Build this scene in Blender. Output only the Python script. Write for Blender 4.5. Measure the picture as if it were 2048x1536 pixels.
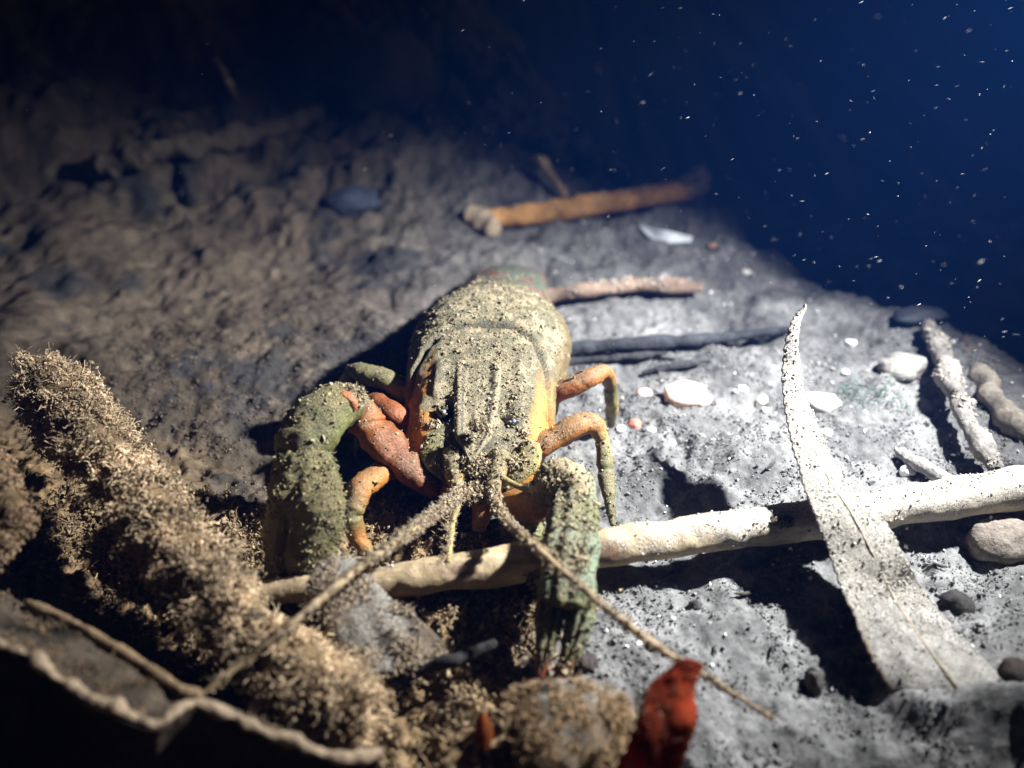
import bpy, math
import numpy as np
from mathutils import Vector, Matrix

rng = np.random.default_rng(11)
for _o in list(bpy.data.objects):
    bpy.data.objects.remove(_o)
SC = bpy.context.scene
COL = SC.collection
SC.unit_settings.scale_length = 0.01          # one unit = one centimetre

# ------------------------------------------------------------------ camera
PITCH = math.radians(32.0)
FPX = 1967.0                                   # focal length in pixels of the 2048 px wide photograph
CAM = np.array([0.0, -16.96, 12.1])
CF = np.array([0, math.cos(PITCH), -math.sin(PITCH)])
CU = np.array([0, math.sin(PITCH), math.cos(PITCH)])
CR = np.array([1.0, 0, 0])
cd = bpy.data.cameras.new('camera')
cam = bpy.data.objects.new('camera', cd)
COL.objects.link(cam)
cam.location = CAM
cam.rotation_euler = (math.pi / 2 - PITCH, 0, 0)
cd.sensor_width = 72.0
cd.lens = 72.0 * FPX / 2048.0
cd.clip_start = 0.05
cd.clip_end = 2000
cd.dof.use_dof = True
cd.dof.focus_distance = 18.6
cd.dof.aperture_fstop = 0.21
SC.camera = cam

# ------------------------------------------------------------------ light
world = bpy.data.worlds.new('World')
SC.world = world
world.use_nodes = True
_bg = world.node_tree.nodes['Background']
_sky = world.node_tree.nodes.new('ShaderNodeTexSky')
_sky.sky_type = 'NISHITA'
_sky.sun_disc = False
_sky.sun_elevation = math.radians(25)
_sky.sun_rotation = math.radians(80)
_sky.air_density = 0.6
_sky.dust_density = 6.0
_sky.ozone_density = 0.3
world.node_tree.links.new(_sky.outputs[0], _bg.inputs[0])
_bg.inputs[1].default_value = 0.009          # night: only a trace of light from above

TORCH = Vector((14.0, -0.3, 14.0))              # the hand torch that lights the scene, held right of the frame
AIM = Vector((0.6, 0.6, 0.0))
ld = bpy.data.lights.new('dive_torch', 'SPOT')
ld.energy = 96000
ld.color = (0.97, 0.98, 1.0)
ld.spot_size = math.radians(77)
ld.spot_blend = 1.0
ld.shadow_soft_size = 0.4
torch = bpy.data.objects.new('dive_torch', ld)
COL.objects.link(torch)
torch.location = TORCH
torch.rotation_euler = (AIM - TORCH).to_track_quat('-Z', 'Y').to_euler()

SC.view_settings.view_transform = 'Standard'
SC.view_settings.look = 'None'
SC.view_settings.exposure = 0.0
SC.view_settings.gamma = 1.0
SC.view_settings.use_curve_mapping = False
SC.render.engine = 'CYCLES'
SC.cycles.use_denoising = True
SC.cycles.max_bounces = 4
SC.cycles.diffuse_bounces = 3
SC.cycles.volume_bounces = 0
SC.cycles.use_adaptive_sampling = True
SC.cycles.adaptive_threshold = 0.02
SC.cycles.transparent_max_bounces = 6

# ------------------------------------------------------------------ helpers: pixels to places
def ray(px, py):
    return CF + CR * ((px - 1024.0) / FPX) + CU * ((768.0 - py) / FPX)

def G(px, py, z=0.0):
    """the point at height z seen at this place of the photograph"""
    d = ray(px, py)
    return CAM + d * ((z - CAM[2]) / d[2])

def depth(p):
    return float(np.dot(np.asarray(p) - CAM, CF))

def cm(p, px):
    """how many centimetres px pixels are at point p"""
    return px * depth(p) / FPX

# ------------------------------------------------------------------ helpers: noise
_perm = np.random.default_rng(3).random(4096)
def _h(ix, iy, iz):
    n = (ix * 73856093) ^ (iy * 19349663) ^ (iz * 83492791)
    n = (n ^ (n >> 13)) * 1274126177
    return _perm[(n ^ (n >> 16)) & 4095]

def noise3(p):
    p = np.asarray(p, float)
    i = np.floor(p).astype(np.int64)
    f = p - i
    f = f * f * (3 - 2 * f)
    x, y, z = i[:, 0], i[:, 1], i[:, 2]
    fx, fy, fz = f[:, 0], f[:, 1], f[:, 2]
    r = 0
    for dx in (0, 1):
        wx = fx if dx else 1 - fx
        for dy in (0, 1):
            wy = fy if dy else 1 - fy
            for dz in (0, 1):
                wz = fz if dz else 1 - fz
                r = r + wx * wy * wz * _h(x + dx, y + dy, z + dz)
    return r * 2 - 1

def fbm(p, scale, octaves=4, gain=0.5, seed=0.0):
    p = np.asarray(p, float) * scale + seed
    a, t = 1.0, 0
    for _ in range(octaves):
        t = t + a * noise3(p)
        p = p * 2.03 + 17.3
        a *= gain
    return t

def sstep(a, b, x):
    t = np.clip((x - a) / (b - a), 0, 1)
    return t * t * (3 - 2 * t)

# ------------------------------------------------------------------ helpers: meshes
class Acc:
    """collects vertices, faces and vertex colours of ONE mesh"""
    def __init__(self):
        self.V, self.C, self.Q, self.T, self.n = [], [], [], [], 0
    def add(self, V, F, col):
        V = np.asarray(V, float)
        F = np.asarray(F, np.int64)
        C = np.asarray(col, float)
        if C.ndim == 1:
            C = np.tile(C, (len(V), 1))
        if C.shape[1] == 3:
            C = np.hstack([C, np.zeros((len(C), 1))])
        self.V.append(V); self.C.append(C)
        (self.Q if F.shape[1] == 4 else self.T).append(F + self.n)
        self.n += len(V)
        return self
    def arrays(self):
        return np.vstack(self.V), np.vstack(self.C)
    def tris(self):
        t = [x for x in self.T]
        for q in self.Q:
            t += [q[:, [0, 1, 2]], q[:, [0, 2, 3]]]
        return np.vstack(t)
    def build(self, name, mat, parent=None, base=(0, 0, 0), smooth=True):
        V, C = self.arrays()
        V = V - np.asarray(base, float)
        me = bpy.data.meshes.new(name)
        nq = sum(len(q) for q in self.Q); nt = sum(len(t) for t in self.T)
        Q = np.vstack(self.Q) if nq else np.zeros((0, 4), np.int64)
        T = np.vstack(self.T) if nt else np.zeros((0, 3), np.int64)
        me.vertices.add(len(V)); me.vertices.foreach_set('co', V.astype(np.float32).ravel())
        idx = np.concatenate([Q.ravel(), T.ravel()]).astype(np.int32)
        me.loops.add(len(idx)); me.loops.foreach_set('vertex_index', idx)
        start = np.concatenate([np.arange(nq) * 4, nq * 4 + np.arange(nt) * 3]).astype(np.int32)
        me.polygons.add(nq + nt); me.polygons.foreach_set('loop_start', start)
        me.update(calc_edges=True)
        me.polygons.foreach_set('use_smooth', np.full(nq + nt, smooth))
        a = me.color_attributes.new('tint', 'FLOAT_COLOR', 'POINT')
        a.data.foreach_set('color', np.clip(C, 0, 1).astype(np.float32).ravel())
        me.materials.append(mat)
        o = bpy.data.objects.new(name, me)
        COL.objects.link(o)
        if parent is not None:
            o.parent = parent
        else:
            o.location = base
        return o

def tag(o, label=None, cat=None, group=None, kind=None):
    if label: o['label'] = label
    if cat: o['category'] = cat
    if group: o['group'] = group
    if kind: o['kind'] = kind
    return o

def empty(name, loc):
    o = bpy.data.objects.new(name, None)
    o.empty_display_size = 0.5
    COL.objects.link(o)
    o.location = loc
    return o

def grid_faces(nu, nv, wrap=False):
    """faces of a grid with nu rows and nv columns, row-major"""
    i = np.arange(nu - 1)[:, None]; j = np.arange(nv if wrap else nv - 1)[None, :]
    j2 = (j + 1) % nv
    f = np.stack([i * nv + j, i * nv + j2, (i + 1) * nv + j2, (i + 1) * nv + j], -1)
    return f.reshape(-1, 4)

def spline(P, n):
    """Catmull-Rom through the rows of P (any number of columns), n samples"""
    P = np.asarray(P, float)
    Q = np.vstack([2 * P[0] - P[1], P, 2 * P[-1] - P[-2]])
    t = np.linspace(0, len(P) - 1 - 1e-9, n)
    k = t.astype(int); f = (t - k)[:, None]
    a, b, c, d = Q[k], Q[k + 1], Q[k + 2], Q[k + 3]
    return 0.5 * (2 * b + (c - a) * f + (2 * a - 5 * b + 4 * c - d) * f ** 2 + (3 * b - a - 3 * c + d) * f ** 3)

def unit(v):
    return v / np.maximum(np.linalg.norm(v, axis=-1, keepdims=True), 1e-9)

def sweep(P, ra, rb=None, nseg=40, nring=20, up=(0, 0, 1), power=1.0, cap=0.5, wob=0.0, wscale=2.0, seed=0.0):
    """a closed limb along the points P; ra = half width sideways, rb = half thickness; rounded ends.
    Returns V, F, t along the axis, angle, outward normal"""
    P = np.asarray(P, float); ra = np.asarray(ra, float)
    rb = ra if rb is None else np.asarray(rb, float)
    S = spline(np.column_stack([P, ra, rb]), nseg)
    C, A, B = S[:, :3], S[:, 3].copy(), S[:, 4].copy()
    T = unit(np.gradient(C, axis=0))
    U = np.tile(np.asarray(up, float), (nseg, 1))
    X = unit(np.cross(T, U)); N = unit(np.cross(X, T))
    # rounded caps: extra rings that shrink
    m = 5
    ang = np.linspace(0, math.pi / 2, m + 1)[1:]
    def caps(c, t, x, n, a, b, sgn):
        out = []
        for q in ang:
            out.append((c + sgn * t * min(a, b) * cap * math.sin(q) * 1.0, x, n, a * max(math.cos(q), .02), b * max(math.cos(q), .02)))
        return out
    rows = [(C[i], X[i], N[i], A[i], B[i]) for i in range(nseg)]
    rows = caps(C[0], T[0], X[0], N[0], A[0], B[0], -1)[::-1] + rows + caps(C[-1], T[-1], X[-1], N[-1], A[-1], B[-1], 1)
    tt = np.concatenate([np.zeros(m), np.linspace(0, 1, nseg), np.ones(m)])
    c = np.array([r[0] for r in rows]); x = np.array([r[1] for r in rows]); n = np.array([r[2] for r in rows])
    a = np.array([r[3] for r in rows]); b = np.array([r[4] for r in rows])
    th = np.linspace(0, 2 * math.pi, nring, endpoint=False)
    co, si = np.cos(th), np.sin(th)
    co2 = np.sign(co) * np.abs(co) ** power; si2 = np.sign(si) * np.abs(si) ** power
    D = x[:, None, :] * co2[None, :, None] * a[:, None, None] + n[:, None, :] * si2[None, :, None] * b[:, None, None]
    V = (c[:, None, :] + D).reshape(-1, 3)
    O = unit(D.reshape(-1, 3))
    if wob:
        V = V + O * (fbm(V, wscale, 3, 0.55, seed) * wob)[:, None] * np.minimum(1, np.linalg.norm(D.reshape(-1, 3), axis=1) / (0.6 * A.mean()))[:, None]
    return V, grid_faces(len(rows), nring, True)[:, ::-1], np.repeat(tt, nring), np.tile(th, len(rows)), O

def scatter(V, T, n, weight=None, r=rng):
    """n random points with normals on triangles T; weight(points, normals) in 0..1 thins them"""
    a, b, c = V[T[:, 0]], V[T[:, 1]], V[T[:, 2]]
    cr = np.cross(b - a, c - a)
    ar = np.linalg.norm(cr, axis=1)
    k = r.choice(len(T), n, p=ar / ar.sum())
    u, v = r.random(n), r.random(n)
    fl = u + v > 1
    u[fl], v[fl] = 1 - u[fl], 1 - v[fl]
    p = a[k] + (b[k] - a[k]) * u[:, None] + (c[k] - a[k]) * v[:, None]
    nn = unit(cr[k])
    if weight is not None:
        keep = r.random(n) < weight(p, nn)
        p, nn = p[keep], nn[keep]
    return p, nn

_OV = np.array([[1, 0, 0], [-1, 0, 0], [0, 1, 0], [0, -1, 0], [0, 0, 1], [0, 0, -1]], float)
_OF = np.array([[0, 2, 4], [2, 1, 4], [1, 3, 4], [3, 0, 4], [2, 0, 5], [1, 2, 5], [3, 1, 5], [0, 3, 5]])
def rand_rot(n, r=rng):
    q = unit(r.normal(size=(n, 4)))
    w, x, y, z = q.T
    return np.stack([np.stack([1 - 2 * (y * y + z * z), 2 * (x * y - z * w), 2 * (x * z + y * w)], -1),
                     np.stack([2 * (x * y + z * w), 1 - 2 * (x * x + z * z), 2 * (y * z - x * w)], -1),
                     np.stack([2 * (x * z - y * w), 2 * (y * z + x * w), 1 - 2 * (x * x + y * y)], -1)], 1)

def grains(acc, P, size, col, jit=0.35, r=rng):
    """tiny crumbs at the points P; col = (n, 3) or one colour"""
    n = len(P)
    if not n: return
    size = np.broadcast_to(size, (n,))
    L = _OV[None] * (1 + jit * r.normal(size=(n, 6, 1)).clip(-1.6, 1.6)) * (0.7 + 0.6 * r.random((n, 1, 3)))
    V = np.einsum('nij,nkj->nki', rand_rot(n, r), L) * size[:, None, None] + P[:, None, :]
    F = (_OF[None] + (np.arange(n) * 6)[:, None, None]).reshape(-1, 3)
    C = np.broadcast_to(np.asarray(col, float), (n, 3))
    acc.add(V.reshape(-1, 3), F, np.repeat(C, 6, axis=0))

def filaments(acc, P, D, length, r0, col, nseg=4, curl=0.35, droop=0.0, tip=1.25, r=rng):
    """thin hairs growing from P along D"""
    n = len(P)
    if not n: return
    length = np.broadcast_to(length, (n,)); r0 = np.broadcast_to(r0, (n,))
    D = unit(D)
    pts = [P]; d = D.copy()
    for s in range(nseg):
        d = unit(d + curl * r.normal(size=(n, 3)) + np.array([0, 0, -droop]))
        pts.append(pts[-1] + d * (length / nseg)[:, None])
    pts = np.stack(pts, 1)
    a = unit(np.cross(D, r.normal(size=(n, 3)))); b = np.cross(D, a)
    rad = r0[:, None] * np.linspace(1, 0.35, nseg + 1)[None]
    V = []
    for k in range(3):
        q = k * 2 * math.pi / 3
        V.append(pts + rad[..., None] * (a * math.cos(q) + b * math.sin(q))[:, None, :])
    V = np.stack(V, 2)                                            # n, seg+1, 3, xyz
    base = grid_faces(nseg + 1, 3, True)
    F = (base[None] + (np.arange(n) * (nseg + 1) * 3)[:, None, None]).reshape(-1, 4)
    C = np.broadcast_to(np.asarray(col, float), (n, 3))
    grad = np.linspace(1, tip, nseg + 1)
    CC = C[:, None, None, :] * grad[None, :, None, None] * np.ones((1, 1, 3, 1))
    acc.add(V.reshape(-1, 3), F, CC.reshape(-1, 3))

def sheet(L, R, nu, nv, bulge=0.0, thick=0.03, wob=0.0, wscale=1.0, seed=0.0, teeth=0.0, nteeth=30, teeth_r=None):
    """a leaf-like sheet between a left and a right edge (rows of points), with thickness; returns V, F, u, v, normal"""
    L = spline(L, nu); R = spline(R, nu)
    v = np.linspace(0, 1, nv)
    u = np.linspace(0, 1, nu)
    P = L[:, None] * (1 - v)[None, :, None] + R[:, None] * v[None, :, None]
    du = np.gradient(P, axis=0); dv = np.gradient(P, axis=1)
    N = unit(np.cross(du, dv))
    P = P + N * (bulge * np.sin(math.pi * v))[None, :, None]
    if teeth:
        saw = (u * nteeth) % 1.0
        e = unit(L - R)
        P[:, 0] += e * (teeth * (saw - .5))[:, None]
        P[:, -1] -= e * ((teeth if teeth_r is None else teeth_r) * (saw - .5))[:, None]
    if wob:
        P = P + N * (fbm(P.reshape(-1, 3), wscale, 3, .5, seed) * wob).reshape(nu, nv)[..., None]
    top = (P + N * thick / 2).reshape(-1, 3); bot = (P - N * thick / 2).reshape(-1, 3)
    f = grid_faces(nu, nv)[:, ::-1]
    n = nu * nv
    F = [f, f[:, ::-1] + n]
    rim = np.concatenate([np.arange(nv), np.arange(1, nu) * nv + nv - 1, (nu - 1) * nv + np.arange(nv - 2, -1, -1), np.arange(nu - 2, 0, -1) * nv])
    r2 = np.roll(rim, -1)
    F.append(np.stack([rim, r2, r2 + n, rim + n], 1))
    V = np.vstack([top, bot])
    uu = np.tile(np.repeat(u, nv), 2); vv = np.tile(np.tile(v, nu), 2)
    return V, np.vstack(F), uu, vv, np.vstack([N.reshape(-1, 3), -N.reshape(-1, 3)])

# ------------------------------------------------------------------ helpers: materials
def material(name, dust=None, dscale=26.0, rough=0.85, bump=0.3, bscale=14.0, speck=0.35, sscale=30.0, trans=0.0, spec=0.3, sss=0.0, coat=0.0, detail=5.0):
    """tint from the mesh, mottled and roughened by procedural noise"""
    m = bpy.data.materials.new(name)
    m.use_nodes = True
    nt = m.node_tree; N = nt.nodes; Lk = nt.links
    b = N['Principled BSDF']
    at = N.new('ShaderNodeAttribute'); at.attribute_name = 'tint'
    tc = N.new('ShaderNodeTexCoord')
    n1 = N.new('ShaderNodeTexNoise'); n1.inputs['Scale'].default_value = sscale; n1.inputs['Detail'].default_value = detail; n1.inputs['Roughness'].default_value = 0.7
    Lk.new(tc.outputs['Object'], n1.inputs['Vector'])
    mr = N.new('ShaderNodeMapRange')
    mr.inputs['From Min'].default_value = 0.3; mr.inputs['From Max'].default_value = 0.7
    mr.inputs['To Min'].default_value = 1 - speck; mr.inputs['To Max'].default_value = 1 + speck
    Lk.new(n1.outputs['Fac'], mr.inputs['Value'])
    mx = N.new('ShaderNodeMix'); mx.data_type = 'RGBA'; mx.blend_type = 'MULTIPLY'; mx.inputs['Factor'].default_value = 1.0
    Lk.new(at.outputs['Color'], mx.inputs[6]); Lk.new(mr.outputs['Result'], mx.inputs[7])
    colour = mx.outputs[2]
    b.inputs['Roughness'].default_value = rough
    dmask = None
    if dust:                                                       # crumbs of silt where the mesh's dust channel says so
        n3 = N.new('ShaderNodeTexNoise'); n3.inputs['Scale'].default_value = dscale; n3.inputs['Detail'].default_value = 3; n3.inputs['Roughness'].default_value = 0.75
        Lk.new(tc.outputs['Object'], n3.inputs['Vector'])
        th = N.new('ShaderNodeMath'); th.operation = 'MULTIPLY_ADD'; th.inputs[1].default_value = 0.42; th.inputs[2].default_value = -0.70
        Lk.new(at.outputs['Alpha'], th.inputs[0])
        sm = N.new('ShaderNodeMath'); sm.operation = 'ADD'
        Lk.new(n3.outputs['Fac'], sm.inputs[0]); Lk.new(th.outputs[0], sm.inputs[1])
        dm = N.new('ShaderNodeMapRange'); dm.inputs['From Min'].default_value = -0.03; dm.inputs['From Max'].default_value = 0.07
        Lk.new(sm.outputs[0], dm.inputs['Value'])
        dmask = dm.outputs['Result']
        dv = N.new('ShaderNodeMix'); dv.data_type = 'RGBA'
        n4 = N.new('ShaderNodeTexNoise'); n4.inputs['Scale'].default_value = dscale * 1.7; n4.inputs['Detail'].default_value = 2
        Lk.new(tc.outputs['Object'], n4.inputs['Vector'])
        cr = N.new('ShaderNodeMapRange'); cr.inputs['From Min'].default_value = 0.35; cr.inputs['From Max'].default_value = 0.65
        Lk.new(n4.outputs['Fac'], cr.inputs['Value']); Lk.new(cr.outputs['Result'], dv.inputs['Factor'])
        dv.inputs[6].default_value = (dust[0] * .5, dust[1] * .48, dust[2] * .44, 1); dv.inputs[7].default_value = (dust[0] * 1.3, dust[1] * 1.3, dust[2] * 1.3, 1)
        md = N.new('ShaderNodeMix'); md.data_type = 'RGBA'
        Lk.new(dmask, md.inputs['Factor']); Lk.new(colour, md.inputs[6]); Lk.new(dv.outputs[2], md.inputs[7])
        colour = md.outputs[2]
        ro = N.new('ShaderNodeMapRange'); ro.inputs['To Min'].default_value = rough; ro.inputs['To Max'].default_value = 0.95
        Lk.new(dmask, ro.inputs['Value']); Lk.new(ro.outputs['Result'], b.inputs['Roughness'])
    Lk.new(colour, b.inputs['Base Color'])
    b.inputs['Specular IOR Level'].default_value = spec
    if coat: b.inputs['Coat Weight'].default_value = coat
    if sss:
        b.inputs['Subsurface Weight'].default_value = sss
        b.inputs['Subsurface Radius'].default_value = (0.25, 0.12, 0.05)
        b.inputs['Subsurface Scale'].default_value = 0.5
    if bump:
        n2 = N.new('ShaderNodeTexNoise'); n2.inputs['Scale'].default_value = bscale; n2.inputs['Detail'].default_value = 6; n2.inputs['Roughness'].default_value = 0.65
        Lk.new(tc.outputs['Object'], n2.inputs['Vector'])
        bp = N.new('ShaderNodeBump'); bp.inputs['Strength'].default_value = bump; bp.inputs['Distance'].default_value = 0.08
        hgt = n2.outputs['Fac']
        if dmask is not None:
            ad = N.new('ShaderNodeMath'); ad.operation = 'MULTIPLY_ADD'; ad.inputs[1].default_value = 0.9
            Lk.new(dmask, ad.inputs[0]); Lk.new(hgt, ad.inputs[2]); hgt = ad.outputs[0]
        Lk.new(hgt, bp.inputs['Height'])
        Lk.new(bp.outputs['Normal'], b.inputs['Normal'])
    if trans:
        tr = N.new('ShaderNodeBsdfTranslucent'); Lk.new(colour, tr.inputs['Color'])
        ms = N.new('ShaderNodeMixShader'); ms.inputs[0].default_value = trans
        out = N['Material Output']
        Lk.new(b.outputs[0], ms.inputs[1]); Lk.new(tr.outputs[0], ms.inputs[2]); Lk.new(ms.outputs[0], out.inputs['Surface'])
    return m

M_SILT = material('silt', None, 26.0, 0.95, 0.6, 11.0, 0.3, 18.0, spec=0.12)
M_CRUMB = material('silt_crumbs', None, 26.0, 0.95, 0.0, 10, 0.3, 12.0, spec=0.15)
M_SHELL = material('crayfish_shell', (.25, .212, .135), 26.0, 0.5, 0.6, 16.0, 0.35, 20.0, spec=0.4, sss=0.1)
M_LIMB = material('crayfish_limb', (.28, .23, .14), 26.0, 0.45, 0.5, 14.0, 0.35, 14.0, spec=0.4, sss=0.2)
M_CLAW = material('crayfish_claw', (.20, .17, .085), 26.0, 0.45, 0.7, 12.0, 0.4, 16.0, spec=0.4, sss=0.1)
M_EYE = material('crayfish_eye', None, 26.0, 0.45, 0.0, 10, 0.1, 10.0, spec=0.6)
M_WOOD = material('peeled_wood', (.36, .33, .28), 20.0, 0.55, 0.4, 8.0, 0.25, 12.0, spec=0.3)
M_BARK = material('sodden_bark', None, 26.0, 0.9, 0.8, 7.0, 0.4, 12.0, spec=0.2)
M_LEAF = material('dead_leaf', (.33, .31, .27), 22.0, 0.8, 0.8, 16.0, 0.35, 24.0, spec=0.25, trans=0.12)
M_RED = material('red_leaf', None, 26.0, 0.75, 0.5, 8.0, 0.35, 6.0, spec=0.2, trans=0.65)
M_ALGA = material('algae_threads', None, 26.0, 0.9, 0.0, 10, 0.35, 8.0, spec=0.2, trans=0.25)
M_STONE = material('pebble_stone', None, 26.0, 0.6, 0.4, 10.0, 0.25, 10.0, spec=0.4)
M_FLECK = material('water_flecks', None, 26.0, 0.7, 0.0, 10, 0.1, 5.0, spec=0.4)

# ------------------------------------------------------------------ the lake bed
def height0(x, y):
    """the broad shape of the bed: a silted shelf, a bank behind on the left, a drop into deep water on the right"""
    s = (x - 6.4) * 0.86 + (y - 13.2) * 0.51                       # distance past the shelf's edge
    p2 = np.column_stack([x, y, np.zeros_like(x)])
    s = s + 1.0 * noise3(p2 * 0.3 + 5) + 0.5 * noise3(p2 * 0.9 + 9)
    z = -0.85 * np.maximum(0, s) - 0.25 * np.log1p(np.exp(np.clip(s * 2, -30, 30))) * 0.5
    bank = sstep(9, 30, y - 0.25 * x) * sstep(9, -6, x)
    z = z + 5.5 * bank
    z = z - 9 * sstep(34, 60, y + 0 * x)
    q = -6.9 - y - .10 * x + .35 * noise3(p2 * .6 + 2)
    z = z - 0.95 * (np.log1p(np.exp(np.clip(q * 3, -30, 30))) / 3) * sstep(1.0, 3.2, x)
    z = z + 0.42 * np.exp(-((y + 6.85 + .05 * (x - 6)) / .38) ** 2) * sstep(5.3, 6.1, x) * sstep(9.5, 8.2, x)   # silt drifted over the foot of the long leaf
    z = np.maximum(z, -26 + 0.0 * x)
    return z

def height(x, y):
    x = np.asarray(x, float); y = np.asarray(y, float)
    p = np.column_stack([x, y, np.zeros_like(x)])
    z = height0(x, y)
    far = sstep(6, 18, y)
    left = sstep(2, -8, x)
    z = z + (0.30 + 0.75 * far * left + 0.2 * far) * fbm(p, 0.33, 3, 0.5, 3.1)
    z = z + (0.13 + 0.22 * far) * fbm(p, 1.1, 3, 0.55, 8.7)
    return z

def relief(x, y):
    """finer relief: clods, pits and flocs of silt"""
    p = np.column_stack([x, y, np.zeros_like(x)])
    n1 = fbm(p, 3.2, 3, 0.55, 2.2)
    n2 = fbm(p, 9.0, 2, 0.6, 6.1)
    brown = turf_mask(x, y)
    pits = -0.13 * sstep(0.55, 1.0, fbm(p, 0.9, 3, 0.6, 41.0))
    return (0.055 + 0.10 * brown) * n1 + (0.028 + 0.045 * brown) * n2 + pits + 0.012 * noise3(p * 21.0)

def turf_mask(x, y):
    """where brown algae turf covers the front of the bed (near the camera, left and middle)"""
    p = np.column_stack([x, y, np.zeros_like(x)])
    w = 1.2 * noise3(p * 0.5 + 31)
    a = sstep(-2.2, -4.0, y + 0.30 * x + w * 0.6) * sstep(1.6, -0.6, x + 0.6 * w)
    b = sstep(-6.0, -6.9, y + 0.1 * x + w * 0.5) * sstep(2.6, 1.2, x)
    return np.clip(a + b, 0, 1)

def axis_samples(parts):
    out = []
    for a, b, n in parts:
        out.append(np.linspace(a, b, n, endpoint=False))
    return np.concatenate(out + [np.array([parts[-1][1]])])

gx = axis_samples([(-320, -60, 12), (-60, -20, 26), (-20, -11, 75), (-11, 11, 420), (11, 20, 75), (20, 60, 26), (60, 320, 12)])
gy = axis_samples([(-320, -30, 12), (-30, -10.5, 20), (-10.5, 6, 330), (6, 18, 130), (18, 40, 110), (40, 80, 24), (80, 320, 12)])
GX, GY = np.meshgrid(gx, gy)
fx, fy = GX.ravel(), GY.ravel()
near = sstep(-30, -18, fx) * sstep(30, 18, fx) * sstep(60, 38, fy) * sstep(-30, -14, fy)
fz = height(fx, fy) + relief(fx, fy) * near

def bed(x, y):
    x = np.atleast_1d(np.asarray(x, float)); y = np.atleast_1d(np.asarray(y, float))
    return height(x, y) + relief(x, y)

def B(px, py, above=0.0):
    """the point of the bed seen at this place of the photograph, lifted by above"""
    z = 0.0
    for _ in range(12):
        p = G(px, py, z + above)
        z = 0.5 * z + 0.5 * float(bed(p[0], p[1])[0])
    return G(px, py, z + above)

P3 = np.column_stack([fx, fy, fz])
P2 = np.column_stack([fx, fy, 0 * fx])
tone = fbm(P2, 0.8, 4, 0.6, 12.0)
fine = fbm(P2, 7.0, 3, 0.7, 22.0)
left = sstep(3, -7, fx)[:, None]
c_mid = np.array([.138, .137, .133]) * (1 - left) + np.array([.088, .069, .049]) * left
colr = c_mid * (1 + 0.4 * np.clip(tone, -1, 1))[:, None] * (1 + 0.25 * np.clip(fine, -1, 1))[:, None]
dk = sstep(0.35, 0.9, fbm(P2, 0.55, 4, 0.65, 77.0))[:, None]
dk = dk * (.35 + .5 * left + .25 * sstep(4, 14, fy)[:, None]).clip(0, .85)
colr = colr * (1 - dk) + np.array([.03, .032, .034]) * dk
colr = colr * (1 - .5 * sstep(7, 18, fy))[:, None]  # far bed painted dimmer, standing in for the fading torch light
tm = turf_mask(fx, fy)[:, None]
colr = colr * (1 - tm) + (np.array([.17, .115, .06]) * (1 + 0.5 * np.clip(fine, -1, 1))[:, None]) * tm
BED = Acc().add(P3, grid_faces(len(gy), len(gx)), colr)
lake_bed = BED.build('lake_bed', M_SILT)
tag(lake_bed, 'grey silt covered lake bed falling away into deep water at the right', 'lake bed', kind='structure')

# crumbs of silt lying all over the bed
def bed_points(n, x0, x1, y0, y1, r=rng):
    x = r.uniform(x0, x1, n); y = r.uniform(y0, y1, n)
    return x, y
acc = Acc()
x, y = bed_points(160000, -10, 11.5, -9.5, 9)
p2 = np.column_stack([x, y, 0 * x])
keep = rng.random(len(x)) < np.clip(0.28 + 0.5 * fbm(p2, 1.6, 3, 0.6, 51.0), 0.04, 1) * (1 - 0.6 * turf_mask(x, y)) * sstep(9, 2, y)
x, y = x[keep], y[keep]
z = bed(x, y)
n = len(x)
sz = 0.011 + 0.03 * rng.random(n) ** 6 + 0.010 * rng.random(n)
lf = sstep(3, -7, x)[:, None]
cc = (np.array([.165, .164, .158]) * (1 - lf) + np.array([.11, .088, .063]) * lf) * (0.6 + 0.7 * rng.random((n, 1)))
grains(acc, np.column_stack([x, y, z + sz * 0.5]), sz, cc)
# pale sand grains that glint
x, y = bed_points(320, 0.5, 11.5, -8, 12)
z = bed(x, y)
grains(acc, np.column_stack([x, y, z + .02]), 0.02 + 0.035 * rng.random(320) ** 2, np.array([.75, .74, .72]) * (0.7 + .5 * rng.random((320, 1))))
tag(acc.build('silt_crumbs', M_CRUMB, smooth=False), 'loose grey silt crumbs and pale sand grains strewn over the bed', 'silt', kind='stuff')

# brown algae turf in front
acc = Acc()
x, y = bed_points(36000, -9, 3.2, -9.5, -1.5)
keep = rng.random(len(x)) < turf_mask(x, y) * np.clip(0.5 + 0.6 * fbm(np.column_stack([x, y, 0 * x]), 1.3, 3, .6, 91.), .1, 1)
x, y = x[keep], y[keep]; n = len(x)
P = np.column_stack([x, y, bed(x, y) - 0.02])
D = rng.normal(size=(n, 3)) * 0.7 + np.array([0.25, -0.1, 0.8])
cl = np.array([.30, .21, .115]) * (0.55 + 0.75 * rng.random((n, 1)))
filaments(acc, P, D, 0.12 + 0.22 * rng.random(n), 0.014 + 0.014 * rng.random(n), cl, 4, 0.55, 0.12)
k = rng.random(n) < .75
grains(acc, P[k] + unit(D[k]) * (0.05 + .16 * rng.random((k.sum(), 1))), 0.025 + 0.04 * rng.random(k.sum()) ** 2, np.array([.30, .225, .135]) * (0.5 + .8 * rng.random((k.sum(), 1))))
tag(acc.build('algae_turf', M_ALGA, smooth=False), 'brown fluffy algae turf covering the bed in the foreground', 'algae', kind='stuff')

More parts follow.
